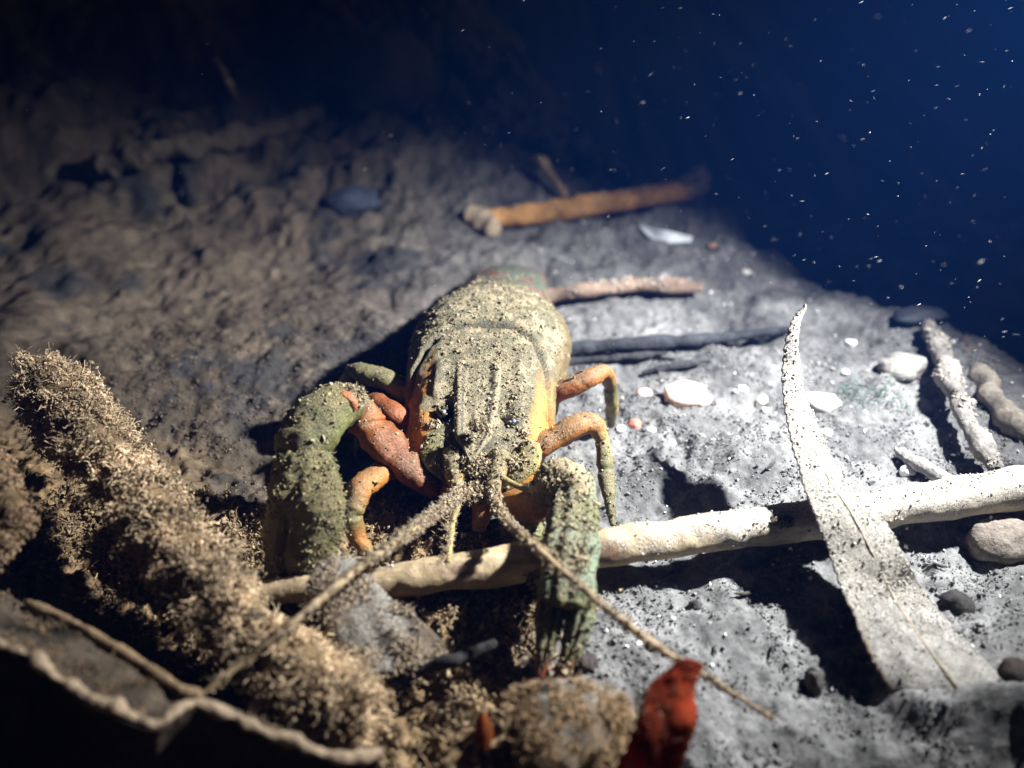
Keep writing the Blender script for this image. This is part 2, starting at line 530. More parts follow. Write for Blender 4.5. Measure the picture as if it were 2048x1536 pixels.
# ------------------------------------------------------------------ the crayfish
CB = np.array([-0.55, 1.6, 0.0])
cray = empty('crayfish', CB)
tag(cray, 'olive and orange crayfish facing the camera, powdered with silt', 'crayfish')
ST = np.array([   # y, x, z top, z bottom, half width
    [-1.02, -0.72, 1.75, 1.35, 0.30],
    [-0.94, -0.72, 2.02, 1.12, 0.86],
    [-0.66, -0.71, 2.36, 0.96, 1.18],
    [-0.15, -0.69, 2.64, 0.88, 1.36],
    [0.80, -0.64, 2.95, 0.80, 1.45],
    [1.50, -0.60, 3.18, 0.78, 1.52],
    [2.10, -0.56, 3.28, 0.76, 1.58],
    [2.90, -0.50, 3.36, 0.74, 1.68],
    [3.70, -0.44, 3.24, 0.72, 1.68],
    [4.45, -0.38, 2.98, 0.72, 1.50],
    [5.10, -0.32, 2.74, 0.70, 1.32],
    [6.00, -0.26, 2.44, 0.66, 1.20],
    [6.90, -0.20, 2.10, 0.60, 1.10],
    [7.80, -0.15, 1.75, 0.50, 1.02],
    [8.70, -0.10, 1.40, 0.35, 0.90],
    [9.40, -0.08, 1.15, 0.20, 0.65],
    [9.75, -0.08, 1.02, 0.30, 0.25]])
NS, NR = 300, 150
ST[:, 2:4] -= 0.78
ST[:, 3] = np.maximum(ST[:, 3], .15)
YO = -1.35                                                         # the details are laid out first, then the body moves forward
S = spline(ST, NS)
th = np.linspace(0, 2 * math.pi, NR, endpoint=False)
co, si = np.cos(th), np.sin(th)
yy, xx, zt, zb, hw = [S[:, k][:, None] for k in range(5)]
zm = zb + (zt - zb) * 0.38
pw = 0.58 + 0.38 * sstep(1.0, 4.5, yy)                               # a boxy head, a round tail
X = xx + hw * np.sign(co)[None] * np.abs(co)[None] ** pw
Z = np.where(si[None] > 0, zm + (zt - zm) * np.abs(si)[None] ** (pw + .03), zm - (zm - zb) * (np.abs(si) ** 0.8)[None])
Y = yy + 0 * X
upf = np.clip(si, 0, 1)[None]                                       # 1 on the back, 0 on the flanks
latc = np.abs(co)[None]
# the lower front rolls back under the head
Y = Y + 0.35 * sstep(0.6, -0.6, yy) * np.clip(-si, 0, 1)[None]
# cervical groove: an arc across the back that runs forward down the flanks
gl = 2.05 - 1.75 * latc ** 2.2
groove = np.exp(-((yy - gl) / 0.075) ** 2) * (si[None] > -0.3)
# the hind shell is a bit fuller than the head shell
step = 0.055 * sstep(-0.02, 0.14, yy - gl) * sstep(4.6, 4.2, yy)
# paired grooves on the hind shell
bc = np.exp(-((np.abs(co)[None] - 0.16) / 0.03) ** 2) * sstep(2.3, 2.6, yy) * sstep(4.5, 4.2, yy) * (si[None] > 0)
# overlapping tail rings
ring = (yy + 0 * X - 4.62) / 0.80
saw = np.where((ring > 0) & (yy < 9.0), (ring % 1.0), 0)
lap = np.where(ring > 0, 0.075 * saw, 0.0) + 0.07 * sstep(4.3, 4.55, yy) * (yy < 4.62)
# brow and cheek ridges behind the eyes
brow = 0.08 * np.exp(-((np.abs(X - xx) - 0.78) / 0.09) ** 2) * sstep(-0.3, 0.2, yy) * sstep(1.5, 0.8, yy) * (si[None] > 0)
# the eye sockets
sock = np.exp(-((np.abs(X - xx) - 0.66) / 0.24) ** 2 - ((yy + 0.05) / 0.26) ** 2) * (si[None] > 0.05)
V = np.stack([X, Y, Z], -1)
ctr = np.stack([xx + 0 * X, yy + 0 * X, zm + 0 * X], -1)
O = unit(V - ctr)
Vf = V.reshape(-1, 3); Of = O.reshape(-1, 3)
lump = 0.03 * fbm(Vf, 1.7, 3, .5, 4.) + 0.018 * fbm(Vf, 6.0, 2, .6, 14.)
tub = 0.03 * sstep(0.35, 0.75, noise3(Vf * 9.0 + 3))                # tubercles
V = (Vf + Of * ((-0.13 * groove + step - 0.05 * bc + lap + brow - 0.30 * sock).reshape(-1) + lump + tub)[:, None])
# colours: olive shell, orange cheeks and flanks, wine red ring edges, silt on what faces up
olive = np.array([.085, .080, .042]); orange = np.array([.40, .19, .04]); maroon = np.array([.16, .035, .03]); teal = np.array([.075, .10, .075])
sidef = (np.where(co[None] < 0, sstep(0.36, 0.50, latc + 0 * Y), sstep(0.56, 0.74, latc + 0 * Y)) * sstep(2.3, 1.2, yy + 1.2 * latc) + 0.18 * sstep(0.8, 0.97, latc + 0 * Y)).clip(0, 1).reshape(-1)
sidef = sidef * sstep(-0.55, 0.15, fbm(Vf, 1.5, 3, .5, 71.) + 0.35)
C = olive * (1 + 0.3 * fbm(Vf, 3.0, 3, .6, 33.))[:, None]
rear = sstep(4.4, 5.5, Vf[:, 1])[:, None]
C = C * (1 - rear) + teal * rear
C = C * (1 - sidef[:, None]) + orange * (1 + 0.35 * fbm(Vf, 4., 2, .5, 2.))[:, None] * sidef[:, None]
edge = ((ring > 0) & (saw > 0.80) | ((ring > -0.5) & (ring < -.38)) | ((ring > -0.2) & (ring < 0))).reshape(-1) & (Of[:, 2] > -.2)
edge = edge * sstep(-.3, .3, fbm(Vf, 1.6, 2, .5, 5.) + .25)
C = C * (1 - edge[:, None]) + maroon * edge[:, None]
silt = sstep(0.15, 0.75, Of[:, 2] + 0.35 * fbm(Vf, 2.6, 3, .6, 19.)) * sstep(5.4, 3.7, Vf[:, 1])
silt = silt * (0.40 + 0.52 * sstep(-.4, .5, fbm(Vf, 7., 2, .6, 44.))) * (1 - 0.8 * groove.reshape(-1)) * (1 - .8 * sidef)
C = C * (1 - 0.3 * silt[:, None]) + np.array([.23, .205, .15]) * 0.3 * silt[:, None]
C = C * (1 - 0.6 * groove.reshape(-1)[:, None]) * (1 - 0.85 * sock.reshape(-1)[:, None] * .7)  # shade of the groove and eye sockets painted into the shell colour
C = np.hstack([C, (silt * 1.0)[:, None]])
V = V + np.array([0, YO, 0])
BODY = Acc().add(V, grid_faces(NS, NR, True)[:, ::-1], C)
# rostrum: a trough with two raised rims that runs out in a spine between the eyes
RS = np.array([   # y, x, z, half width
    [1.35, -0.62, 3.03, 0.50], [0.7, -0.65, 2.93, 0.47], [0.2, -0.67, 2.79, 0.44], [-0.3, -0.69, 2.64, 0.40],
    [-0.75, -0.71, 2.50, 0.34], [-0.95, -0.72, 2.44, 0.22], [-1.15, -0.73, 2.39, 0.11], [-1.34, -0.74, 2.37, 0.02]])
RS[:, 0] += YO; RS[:, 2] -= 0.86
R_ = spline(RS, 90)
u = np.linspace(-1, 1, 31)
prof = 1.25 * np.where(np.abs(u) < .75, 0.01 + 0.06 * (np.abs(u) / .75) ** 3, 0.07 * (1 - ((np.abs(u) - .75) / .25) ** 2)) + 0.035 * np.exp(-(u / .12) ** 2)
rh = np.clip(R_[:, 3] / .45, .15, 1)[:, None]
tx = R_[:, 1][:, None] + R_[:, 3][:, None] * u[None]
tz = R_[:, 2][:, None] + prof[None] * rh + 0.03
ty = R_[:, 0][:, None] + 0 * tx
top = np.stack([tx, ty, tz], -1).reshape(-1, 3)
bz = R_[:, 2][:, None] - 0.26 * rh * (1 - 0.8 * np.abs(u)[None] ** 2)
bot = np.stack([tx * .9 + .1 * R_[:, 1][:, None], ty, bz], -1).reshape(-1, 3)
top[:, 2] += 0.02 * fbm(top, 6, 3, .6, 7.)
f = grid_faces(90, 31); n_ = len(top)
rimi = np.concatenate([np.arange(31), np.arange(1, 90) * 31 + 30, 89 * 31 + np.arange(29, -1, -1), np.arange(88, 0, -1) * 31])
r2 = np.roll(rimi, -1)
RF = np.vstack([f[:, ::-1], f + n_, np.stack([rimi, r2, r2 + n_, rimi + n_], 1)])
rv = np.vstack([top, bot])
ridge = np.tile(np.exp(-((np.abs(u) - .62) / .06) ** 2), 90)
rc = np.array([.17, .15, .105]) * (1 + .4 * fbm(rv, 5., 3, .6, 9.))[:, None]
rc[:n_] *= (1 - 0.75 * ridge)[:, None]
rc = np.hstack([rc, np.concatenate([.75 - .7 * ridge, np.zeros(n_)])[:, None]])
BODY.add(rv, RF, rc)
BODY.build('body', M_SHELL, cray, CB)

def limb(name, pts, rpx, ratio=0.85, cols=None, nseg=60, nring=22, wob=0.03, seed=0., mat=None, parent=cray, base=CB, power=1.0, up=(0, 0, 1), joints=None, siltiness=0.5, build=True, ridge=0.0):
    """one limb along pixel positions (px, py, z); rpx = half widths in pixels"""
    P = np.array([G(*q) for q in pts])
    r = np.array([cm(p, k) for p, k in zip(P, rpx)])
    if joints is not None:                                         # hard straight segments that narrow at the joints
        m_ = 12
        PP, rr = [], []
        for k in range(len(P) - 1):
            for f_ in np.linspace(0, 1, m_, endpoint=False):
                PP.append(P[k] * (1 - f_) + P[k + 1] * f_)
                pin = 1 + .05 * math.sin(math.pi * f_)
                for j, d_ in ((k, f_), (k + 1, 1 - f_)):
                    if j in joints: pin *= 1 - .16 * math.exp(-(d_ / .10) ** 2) + .05 * math.exp(-((d_ - .2) / .08) ** 2)
                rr.append((r[k] * (1 - f_) + r[k + 1] * f_) * pin)
        PP.append(P[-1]); rr.append(r[-1])
        P, r = np.array(PP), np.array(rr)
        nseg = max(nseg, len(P))
    V, F, t, a, O = sweep(P, r, r * ratio, nseg, nring, up=up, power=power, wob=wob, wscale=2.4, seed=seed)
    tub = 0.022 * sstep(0.35, 0.75, noise3(V * 9.0 + seed))
    V = V + O * (tub + ridge * np.sin(9 * a + 2 * t))[:, None]
    ks = np.linspace(0, 1, len(cols))
    C = np.stack([np.interp(t, ks, np.array(cols)[:, k]) for k in range(3)], 1)
    C = C * (1 + 0.35 * fbm(V, 3.2, 3, .6, seed + 5))[:, None]
    s = sstep(0.2, 0.85, O[:, 2] + 0.4 * fbm(V, 2.6, 3, .6, seed + 1)) * siltiness
    C = C * (1 - .35 * s[:, None]) + np.array([.22, .195, .14]) * .35 * s[:, None]
    C = np.hstack([C, (np.clip(s * 1.1 + .3 * siltiness, 0, 1))[:, None]])
    A = Acc().add(V, F, C)
    if build:
        return A, A.build(name, mat or M_LIMB, parent, base)
    return A, None

ORANGE = (.28, .115, .025); RUST = (.19, .055, .014); GREEN = (.10, .102, .032); OLIVE = (.10, .095, .035); YELL = (.21, .17, .06); BLUEG = (.12, .16, .105); TIP = (.42, .05, .015)
dust = []                                                          # (arrays, triangles, amount, region) that get silt crumbs
V_, _ = BODY.arrays(); dust.append((V_, BODY.tris(), 22000, 'body'))

def keep_dust(A, n, kind='limb'):
    V, _ = A.arrays(); dust.append((V, A.tris(), n, kind))

# the big claw on the left of the picture
claw = empty('claw', np.array(G(640, 820, 2.2)) - CB); claw.parent = cray
tag(claw, 'big olive claw on the left with yellow outer rim')
cb = CB + np.array(claw.location)
A, _ = limb('upper_arm', [(875, 975, .75), (800, 922, 1.3), (742, 855, 1.8), (722, 815, 2.05)], [28, 38, 39, 32], 0.8, [(.13, .035, .01), RUST, (.24, .07, .014), RUST], wob=.06, seed=3, parent=claw, base=cb, joints=(1, 2), siltiness=.3); keep_dust(A, 350)
A, _ = limb('wrist', [(722, 822, 2.0), (692, 808, 2.25), (648, 830, 2.32), (612, 878, 2.12), (596, 912, 1.9)], [34, 48, 60, 60, 48], 0.85, [RUST, OLIVE, GREEN, GREEN, OLIVE], 60, 40, .06, 5, M_CLAW, claw, cb, siltiness=.45); keep_dust(A, 1300)
A, _ = limb('wrist_joint', [(642, 806, 2.5), (664, 792, 2.62), (690, 790, 2.66), (706, 802, 2.56), (710, 820, 2.4)], [6, 8, 9, 8, 5], .7, [(.36, .12, .05)] * 2, 30, 10, 0.02, 6, parent=claw, base=cb, siltiness=0)
A, _ = limb('hinge_knob', [(604, 818, 2.42), (610, 811, 2.46)], [11, 11], 1, [YELL, YELL], 8, 12, 0.0, 6, parent=claw, base=cb, siltiness=.1)
PALM = [(604, 905, 1.95), (608, 950, 1.8), (606, 1010, 1.5), (604, 1075, 1.0), (604, 1125, .55), (604, 1160, .25)]
P = np.array([G(*q) for q in PALM]); r = np.array([cm(p, k) for p, k in zip(P, [50, 72, 84, 86, 80, 66])])
V, F, t, a, O = sweep(P, r, r * 0.62, 100, 70, up=(-0.25, -0.35, 1), power=1.0, wob=0.09, wscale=1.3, seed=2.)
V = V + O * (0.03 * sstep(0.3, 0.7, noise3(V * 8.0 + 1)) + 0.02 * fbm(V, 7, 2, .6, 4))[:, None]
outer = sstep(-0.35, -0.9, np.cos(a))                                # the outer rim, away from the body
if V[np.cos(a) < -.9].mean(0)[0] > V[np.cos(a) > .9].mean(0)[0]:
    outer = sstep(0.35, 0.9, np.cos(a))
C = np.array([.095, .082, .03]) * (1 + .4 * fbm(V, 2.5, 3, .6, 8.))[:, None]
C = C * (1 - .75 * outer[:, None]) + np.array([.27, .23, .05]) * .75 * outer[:, None]
g = (sstep(0.32, 0.08, t) * (1 - outer))[:, None] * .5
C = C * (1 - g) + np.array([.07, .12, .05]) * g
split = np.exp(-((a - 1.35 - .15 * t) / .09) ** 2) * sstep(.42, .55, t)
V = V - O * (.16 * split)[:, None]
C = C * (1 - .7 * split)[:, None]  # the crease between the fingers is darkened in colour as shade
ds = (1 - .8 * split) * sstep(-.1, .7, O[:, 2] + .5 * O[:, 0] * 0 + .45 * fbm(V, 2.2, 3, .6, 6.)) * .42 + .22
PA = Acc().add(V, F, np.hstack([C, ds[:, None]]))
palm = PA.build('palm', M_CLAW, claw, cb); keep_dust(PA, 2800, 'claw')
A, _ = limb('fixed_finger', [(572, 1095, .7), (566, 1135, .4), (574, 1180, .1), (600, 1200, .05)], [44, 38, 28, 8], .8, [OLIVE, OLIVE, YELL, TIP], seed=9, parent=claw, base=cb); keep_dust(A, 900)
A, _ = limb('moving_finger', [(640, 1080, .75), (640, 1125, .4), (632, 1170, .1), (612, 1200, .05)], [40, 34, 24, 8], .8, [OLIVE, OLIVE, OLIVE, TIP], seed=19, parent=claw, base=cb); keep_dust(A, 900)
A, _ = limb('orange_spur', [(560, 872, 1.95), (566, 892, 1.9)], [10, 7], 1, [(.5, .2, .03)] * 2, 8, 12, 0, 1, parent=claw, base=cb, siltiness=0)

# the claw on the right, reaching over the pale stick
claw2 = empty('claw', np.array(G(1130, 1000, 1.5)) - CB); claw2.parent = cray
tag(claw2, 'slimmer blue green claw on the right laid across the pale stick')
cb2 = CB + np.array(claw2.location)
A, _ = limb('upper_arm', [(975, 995, .45), (1025, 1005, .7), (1075, 1010, 1.0), (1110, 985, 1.3)], [26, 34, 40, 36], .8, [RUST, ORANGE, ORANGE, OLIVE], seed=23, parent=claw2, base=cb2, siltiness=.15)
A, _ = limb('wrist', [(1080, 985, 1.35), (1110, 960, 1.6), (1145, 965, 1.65), (1155, 1000, 1.5)], [30, 42, 40, 36], .95, [OLIVE, OLIVE, BLUEG, BLUEG], seed=25, parent=claw2, base=cb2, siltiness=.7); keep_dust(A, 1600)
A, _ = limb('palm', [(1148, 985, 1.5), (1146, 1040, 1.5), (1142, 1100, 1.45), (1136, 1165, 1.3), (1130, 1205, 1.15)], [36, 50, 56, 56, 46], .62, [BLUEG, GREEN, BLUEG, BLUEG, GREEN], 70, 60, .05, 27, M_SHELL, claw2, cb2, .9, (0, -.3, 1), siltiness=.34, ridge=.03); keep_dust(A, 3600)
A, _ = limb('fixed_finger', [(1108, 1170, 1.15), (1100, 1230, .9), (1092, 1290, .6), (1080, 1352, .28)], [30, 28, 22, 7], .75, [BLUEG, GREEN, GREEN, GREEN, TIP], 50, 54, .04, 29, M_SHELL, claw2, cb2, siltiness=.34, ridge=.03); keep_dust(A, 1500)
A, _ = limb('moving_finger', [(1160, 1165, 1.2), (1158, 1225, .95), (1146, 1290, .62), (1116, 1354, .28)], [30, 28, 23, 7], .75, [BLUEG, GREEN, BLUEG, GREEN, TIP], 50, 54, .04, 31, M_SHELL, claw2, cb2, siltiness=.34, ridge=.03); keep_dust(A, 1500)

# walking legs
def leg(pts, rpx, cols, seed, sil=.2, dustn=300, joints=()):
    A, o = limb('walking_leg', pts, rpx, .85, cols, 90, 16, .02, seed, M_LIMB, cray, CB, joints=joints, siltiness=sil)
    keep_dust(A, dustn)
    return o
leg([(830, 930, .9), (770, 940, 1.15), (722, 975, 1.2), (702, 1030, .9), (715, 1075, .5), (745, 1120, .06)], [22, 25, 25, 22, 19, 9], [RUST, ORANGE, ORANGE, OLIVE, ORANGE, GREEN], 41, .25, 260, (3,))
leg([(840, 800, 1.2), (775, 760, 1.6), (712, 742, 1.6), (690, 775, 1.0), (680, 830, .1)], [22, 24, 22, 18, 10], [ORANGE, OLIVE, OLIVE, OLIVE, GREEN], 43, .3, 200, (2, 3))
leg([(850, 860, 1.1), (790, 830, 1.5), (745, 800, 1.5), (730, 850, .9), (715, 905, .1)], [22, 24, 22, 18, 10], [RUST, RUST, RUST, OLIVE, GREEN], 44, .1, 100, (2, 3))
leg([(1075, 800, 1.2), (1130, 778, 1.5), (1180, 756, 1.72), (1212, 740, 1.7), (1222, 775, 1.2), (1224, 812, .7), (1222, 850, .08)], [22, 22, 21, 15, 13, 15, 8], [RUST, RUST, (.22, .085, .02), ORANGE, OLIVE, YELL, OLIVE], 47, .3, 260, (3, 5))
leg([(1060, 905, 1.1), (1110, 875, 1.35), (1155, 850, 1.55), (1190, 842, 1.55), (1206, 880, 1.2), (1212, 940, .75), (1218, 1000, .4), (1226, 1050, .05)], [24, 25, 25, 20, 15, 16, 12, 7], [RUST, ORANGE, ORANGE, ORANGE, YELL, OLIVE, OLIVE, OLIVE], 51, .3, 450, (3, 5, 6))
leg([(1020, 1010, .5), (1055, 1030, .6), (1072, 1060, .5), (1065, 1090, .25), (1055, 1110, .05)], [20, 21, 18, 15, 9], [RUST, ORANGE, GREEN, GREEN, OLIVE], 53, .2, 150, (2, 3))

# head: eyes, feelers' bases, scales, mouth legs, feelers
for sx, (px, py, z) in ((-1, (884, 826, 1.74)), (1, (1024, 846, 1.66))):
    A, o = limb('eye', [(px - sx * 10, py - 8, z - .05), (px, py, z), (px + sx * 5, py + 3, z)], [11, 14, 12], .95, [(.03, .022, .012), (.008, .007, .006), (.006, .006, .006)], 20, 18, 0, 60 + sx, M_EYE, siltiness=0); keep_dust(A, 220)
for sx, pts, c in ((-1, [(872, 868, 1.6), (868, 915, 1.35), (908, 972, 1.0)], OLIVE), (1, [(1062, 885, 1.5), (1055, 925, 1.3), (1010, 978, .98)], (.2, .17, .05))):
    A, o = limb('feeler_scale', pts, [18, 25, 6], .25, [c, (.16, .13, .03), (.12, .10, .04)], 30, 18, .02, 70 + sx, up=(0, -.6, 1), siltiness=.4); keep_dust(A, 300)
for sx, pts in ((-1, [(905, 905, 1.42), (910, 945, 1.25), (920, 988, 1.05)]), (1, [(1000, 910, 1.4), (994, 945, 1.22), (985, 988, 1.02)])):
    A, o = limb('feeler_base', pts, [23, 21, 15], .9, [OLIVE, (.20, .14, .04), (.24, .15, .05)], 30, 18, .03, 80 + sx, siltiness=.5); keep_dust(A, 500)
for sx, pts in ((-1, [(905, 950, .85), (900, 1000, .7), (893, 1050, .4)]), (1, [(962, 950, .85), (965, 1010, .68), (958, 1060, .4)])):
    A, o = limb('mouth_leg', pts, [24, 23, 13], .9, [RUST, ORANGE, (.3, .14, .04)], 30, 16, .02, 90 + sx, siltiness=.2)
FE = (.24, .17, .085)
FEEL = [[(922, 985, 1.05), (882, 1016, 1.25), (800, 1078, 1.7), (700, 1150, 1.85), (588, 1244, 1.75), (480, 1328, 1.4), (385, 1405, 1.15)],
        [(985, 985, 1.02), (1012, 1040, 1.4), (1080, 1102, 1.9), (1200, 1206, 1.75), (1320, 1297, 1.35), (1440, 1370, .8), (1550, 1440, .4)]]
AF = []
for k, pts in enumerate(FEEL):
    A, o = limb('feeler', pts, [14, 10, 9, 8.5, 8, 6.5, 5] if k == 0 else [13, 8, 7.5, 7.5, 7, 5, 3], 1, [FE, FE, (.30, .22, .13), FE], 150, 10, .012, 100 + k, siltiness=.2)
    AF.append((A, o))
for k, pts in enumerate([[(1000, 955, 1.2), (1050, 978, 1.25), (1110, 992, 1.5), (1160, 985, 1.8)], [(915, 1005, 1.0), (903, 1060, .95), (897, 1125, .95)]]):
    limb('small_feeler', pts, [8, 6, 5, 3], 1, [YELL, (.25, .2, .08)], 40, 8, .01, 110 + k, siltiness=.1)
# fluff on the feelers
acc = Acc()
for k, (A, o) in enumerate(AF):
    V, _ = A.arrays()
    p, n_ = scatter(V, A.tris(), 2600 if k == 0 else 1200)
    w = rng.random(len(p)) < (sstep(-6.5, -3.5, p[:, 1]) * .9 + .12 if k == 0 else .6)
    p, n_ = p[w], n_[w]
    m = len(p)
    filaments(acc, p, n_ + .5 * rng.normal(size=(m, 3)), .05 + .09 * rng.random(m) * (1 if k == 0 else .5), .008, np.array([.36, .29, .20]) * (.6 + .7 * rng.random((m, 1))), 3, .5, .1)
    grains(acc, p + n_ * .03, .012 + .02 * rng.random(m), np.array([.36, .29, .2]) * (.6 + .7 * rng.random((m, 1))))
p = spline(np.array([G(905, 1010, 1.0), G(897, 1070, .98), G(893, 1120, .98)]), 200)
filaments(acc, p, rng.normal(size=(200, 3)), .1 + .12 * rng.random(200), .012, np.array([.38, .3, .2]) * (.6 + .7 * rng.random((200, 1))), 3, .5, .1)
AFO = acc.build('feeler_fluff', M_ALGA, cray, CB, smooth=False); tag(AFO, kind='stuff')

# silt crumbs powdered over shell and limbs, and the bristles on claws and cheeks
acc = Acc(); br = Acc()
for V, T, n, kind in dust:
    def w(p, nn):
        up = nn[:, 2] if kind != 'claw' else nn[:, 2] * .8 + .25
        a = sstep(0.0, 0.7, up + .35 * fbm(p, 2.4, 3, .6, 61.))
        if kind == 'body':
            side = np.where(p[:, 0] < -.62, sstep(0.62, .82, -(p[:, 0] + .62)), sstep(0.85, 1.05, p[:, 0] + .62)) * sstep(.9, -.3, p[:, 1])
            a = a * (1 - .92 * side) * sstep(6.2, 3.6, p[:, 1]) * (0.3 + .7 * sstep(3.4, .8, p[:, 1]))
        return np.clip(a * (.35 + .65 * sstep(-.35, .35, fbm(p, 5., 2, .6, 8.))), 0, 1)
    p, nn = scatter(V, T, n, w)
    m = len(p)
    warm = {'body': np.array([.26, .22, .135]), 'claw': np.array([.23, .195, .10])}.get(kind, np.array([.25, .215, .13]))
    s = .010 + .016 * rng.random(m) ** 2 + (.03 * rng.random(m) ** 8)
    grains(acc, p + nn * s[:, None] * .4, s, warm * (.4 + .95 * rng.random((m, 1))))
    if kind == 'claw':
        q, qn = scatter(V, T, 2600, lambda p, nn: sstep(.2, -.4, nn[:, 2] - .2) * .6 + .06)
        k = len(q)
        filaments(br, q, qn + .4 * rng.normal(size=(k, 3)), .05 + .08 * rng.random(k), .006, np.array([.28, .24, .15]) * (.6 + .7 * rng.random((k, 1))), 3, .3)
# thick fluff on the wrist and around the mouth
for (px, py, z, rr, k) in ((690, 795, 2.5, .42, 420), (1120, 955, 1.75, .38, 420), (945, 930, 1.35, .36, 420), (940, 985, 1.0, .33, 350), (868, 850, 1.66, .15, 60), (1046, 866, 1.58, .15, 60), (1130, 1130, 1.5, .4, 200), (960, 850, 2.0, .22, 160), (1020, 925, 1.3, .25, 200)):
    c = G(px, py, z)
    d = unit(rng.normal(size=(k, 3))) * rr * rng.random((k, 1)) ** .4 * np.array([1, .7, .6])
    filaments(br, c + d, d + .3 * rng.normal(size=(k, 3)), .05 + .11 * rng.random(k), .009, np.array([.34, .28, .18]) * (.5 + .8 * rng.random((k, 1))), 3, .5, .1)
    grains(acc, c + d, .016 + .03 * rng.random(k) ** 2, np.array([.31, .25, .16]) * (.5 + .9 * rng.random((k, 1))))
tag(acc.build('silt_powder', M_CRUMB, cray, CB, smooth=False), kind='stuff')
tag(br.build('bristles', M_ALGA, cray, CB, smooth=False), kind='stuff')

# ------------------------------------------------------------------ the pale stick under the right claw
def px_tube(name, pts, rpx, ratio, nseg, nring, wob, wscale, seed, colf, mat, parent=None, label=None, cat=None, group=None, power=1.0, cap=.5):
    P = np.array([G(*q) if len(q) == 3 else q for q in pts])
    r = np.array([cm(p, k) for p, k in zip(P, rpx)])
    V, F, t, a, O = sweep(P, r, r * ratio, nseg, nring, wob=wob, wscale=wscale, seed=seed, power=power, cap=cap)
    A = Acc().add(V, F, colf(V, t, a, O))
    base = np.array([P[:, 0].mean(), P[:, 1].mean(), V[:, 2].min()])
    return A, base

STK = [(508, 1190, .38), (620, 1176, .5), (800, 1160, .62), (1000, 1132, .68), (1200, 1098, .68), (1400, 1068, .66), (1600, 1042, .64), (1800, 1012, .62), (2048, 975, .6), (2250, 945, .55)]
def stick_col(V, t, a, O):
    s = V[:, 0]
    C = np.array([.36, .27, .155]) * (1 + .16 * fbm(V * np.array([.35, 1, 1]), 5., 4, .6, 3.))[:, None]
    bark = sstep(.1, .55, fbm(V, 1.1, 3, .6, 21.) - .25 + .55 * sstep(0.8, 0.0, np.abs(s - .55)) - .3 * sstep(2, 8, s))[:, None]
    C = C * (1 - bark) + np.array([.13, .085, .05]) * bark
    pale = sstep(1.5, 6, s)[:, None]
    C = C * (1 - pale * .6) + np.array([.50, .47, .41]) * pale * .6
    fib = fbm(V * np.array([.25, 3, 3]), 4., 3, .6, 7.)
    C = C * (1 + .22 * fib)[:, None]
    d = sstep(-.1, .7, O[:, 2] + .6 * fbm(V, 1.3, 3, .6, 12.)) * (.25 + .6 * sstep(.5, 5, s)) + .15 * sstep(1, 5, s)
    return np.hstack([C, d[:, None]])
A, base = px_tube('stick', STK, [21, 28, 34, 38, 39, 38, 41, 39, 43, 44], 1, 260, 36, .034, 1.9, 5., stick_col, M_WOOD)
stk = empty('pale_stick', base)
tag(stk, 'long pale peeled stick lying across the front under the right claw', 'stick')
A.build('shaft', M_WOOD, stk, base)
V, _ = A.arrays()
p, nn = scatter(V, A.tris(), 3000, lambda p, n: np.clip(sstep(-.25, .8, n[:, 2] + .5 * fbm(p, 1.6, 3, .6, 2.)) * (.10 + .9 * sstep(.8, 4., p[:, 0])) * sstep(-.3, .4, fbm(p, 3., 3, .6, 16.) + .12), 0, 1))
acc = Acc(); m = len(p); s = .012 + .02 * rng.random(m) ** 2
grains(acc, p + nn * s[:, None] * .4, s, np.array([.42, .40, .36]) * (.5 + .8 * rng.random((m, 1))))
for px, py, z, k, rr in ((1565, 1042, .92, 260, .2), (1080, 1150, .6, 350, .35)):
    c = G(px, py, z); d = unit(rng.normal(size=(k, 3))) * rr * rng.random((k, 1)) ** .5
    grains(acc, c + d * np.array([1, .6, .6]), .02 + .03 * rng.random(k) ** 2, np.array([.15, .12, .09]) * (.5 + .8 * rng.random((k, 1))))
tag(acc.build('silt_powder', M_CRUMB, stk, base, smooth=False), kind='stuff')

# ------------------------------------------------------------------ the long leaf leaning over the stick
LE = [(1606, 612, 3.3), (1580, 650, 3.1), (1566, 730, 2.55), (1570, 820, 2.15), (1585, 895, 1.85), (1607, 965, 1.62), (1628, 1030, 1.45), (1658, 1105, 1.02), (1692, 1200, .68), (1735, 1300, .44), (1776, 1378, .14), (1815, 1440, -.35)]
RE = [(1614, 613, 3.3), (1599, 655, 3.0), (1600, 740, 2.40), (1622, 820, 1.95), (1656, 900, 1.62), (1702, 975, 1.36), (1762, 1035, 1.22), (1812, 1115, .85), (1862, 1205, .42), (1950, 1300, .12), (2030, 1380, -.1), (2070, 1430, -.4)]
L3 = np.array([G(*q) for q in LE]); R3 = np.array([G(*q) for q in RE[:-4]] + [B(q[0], q[1], dz) for q, dz in zip(RE[-4:], (.12, .0, -.12, -.4))])
V, F, u, v, N = sheet(L3, R3, 240, 40, 0.10, .035, .03, 2.0, 4., teeth=.045, nteeth=46)
mid = np.exp(-((v - .52) / .02) ** 2)
vein = np.exp(-(((u * 16 + np.abs(v - .52) * 3) % 1 - .5) / .07) ** 2)
C = np.array([.34, .325, .29]) * (1 + .3 * fbm(V, 4., 3, .6, 3.))[:, None]
C = C * (1 - .35 * mid[:, None]) * (1 - .28 * vein[:, None])
C = C * (1 - .8 * sstep(.05, 0, v)[:, None]) + np.array([.22, .12, .04]) * .8 * sstep(.05, 0, v)[:, None]
C[len(V) // 2:] *= np.array([.5, .42, .32])
LA = Acc().add(V, F, np.hstack([C, np.where(np.arange(len(V)) < len(V) // 2, .25 + .55 * sstep(.82, .74, u + .1 * fbm(V, 1., 2, .5, 3.)), .1)[:, None]]))
base = np.array([L3[-1][0], L3[-1][1], 0.0])
lf = empty('long_leaf', base)
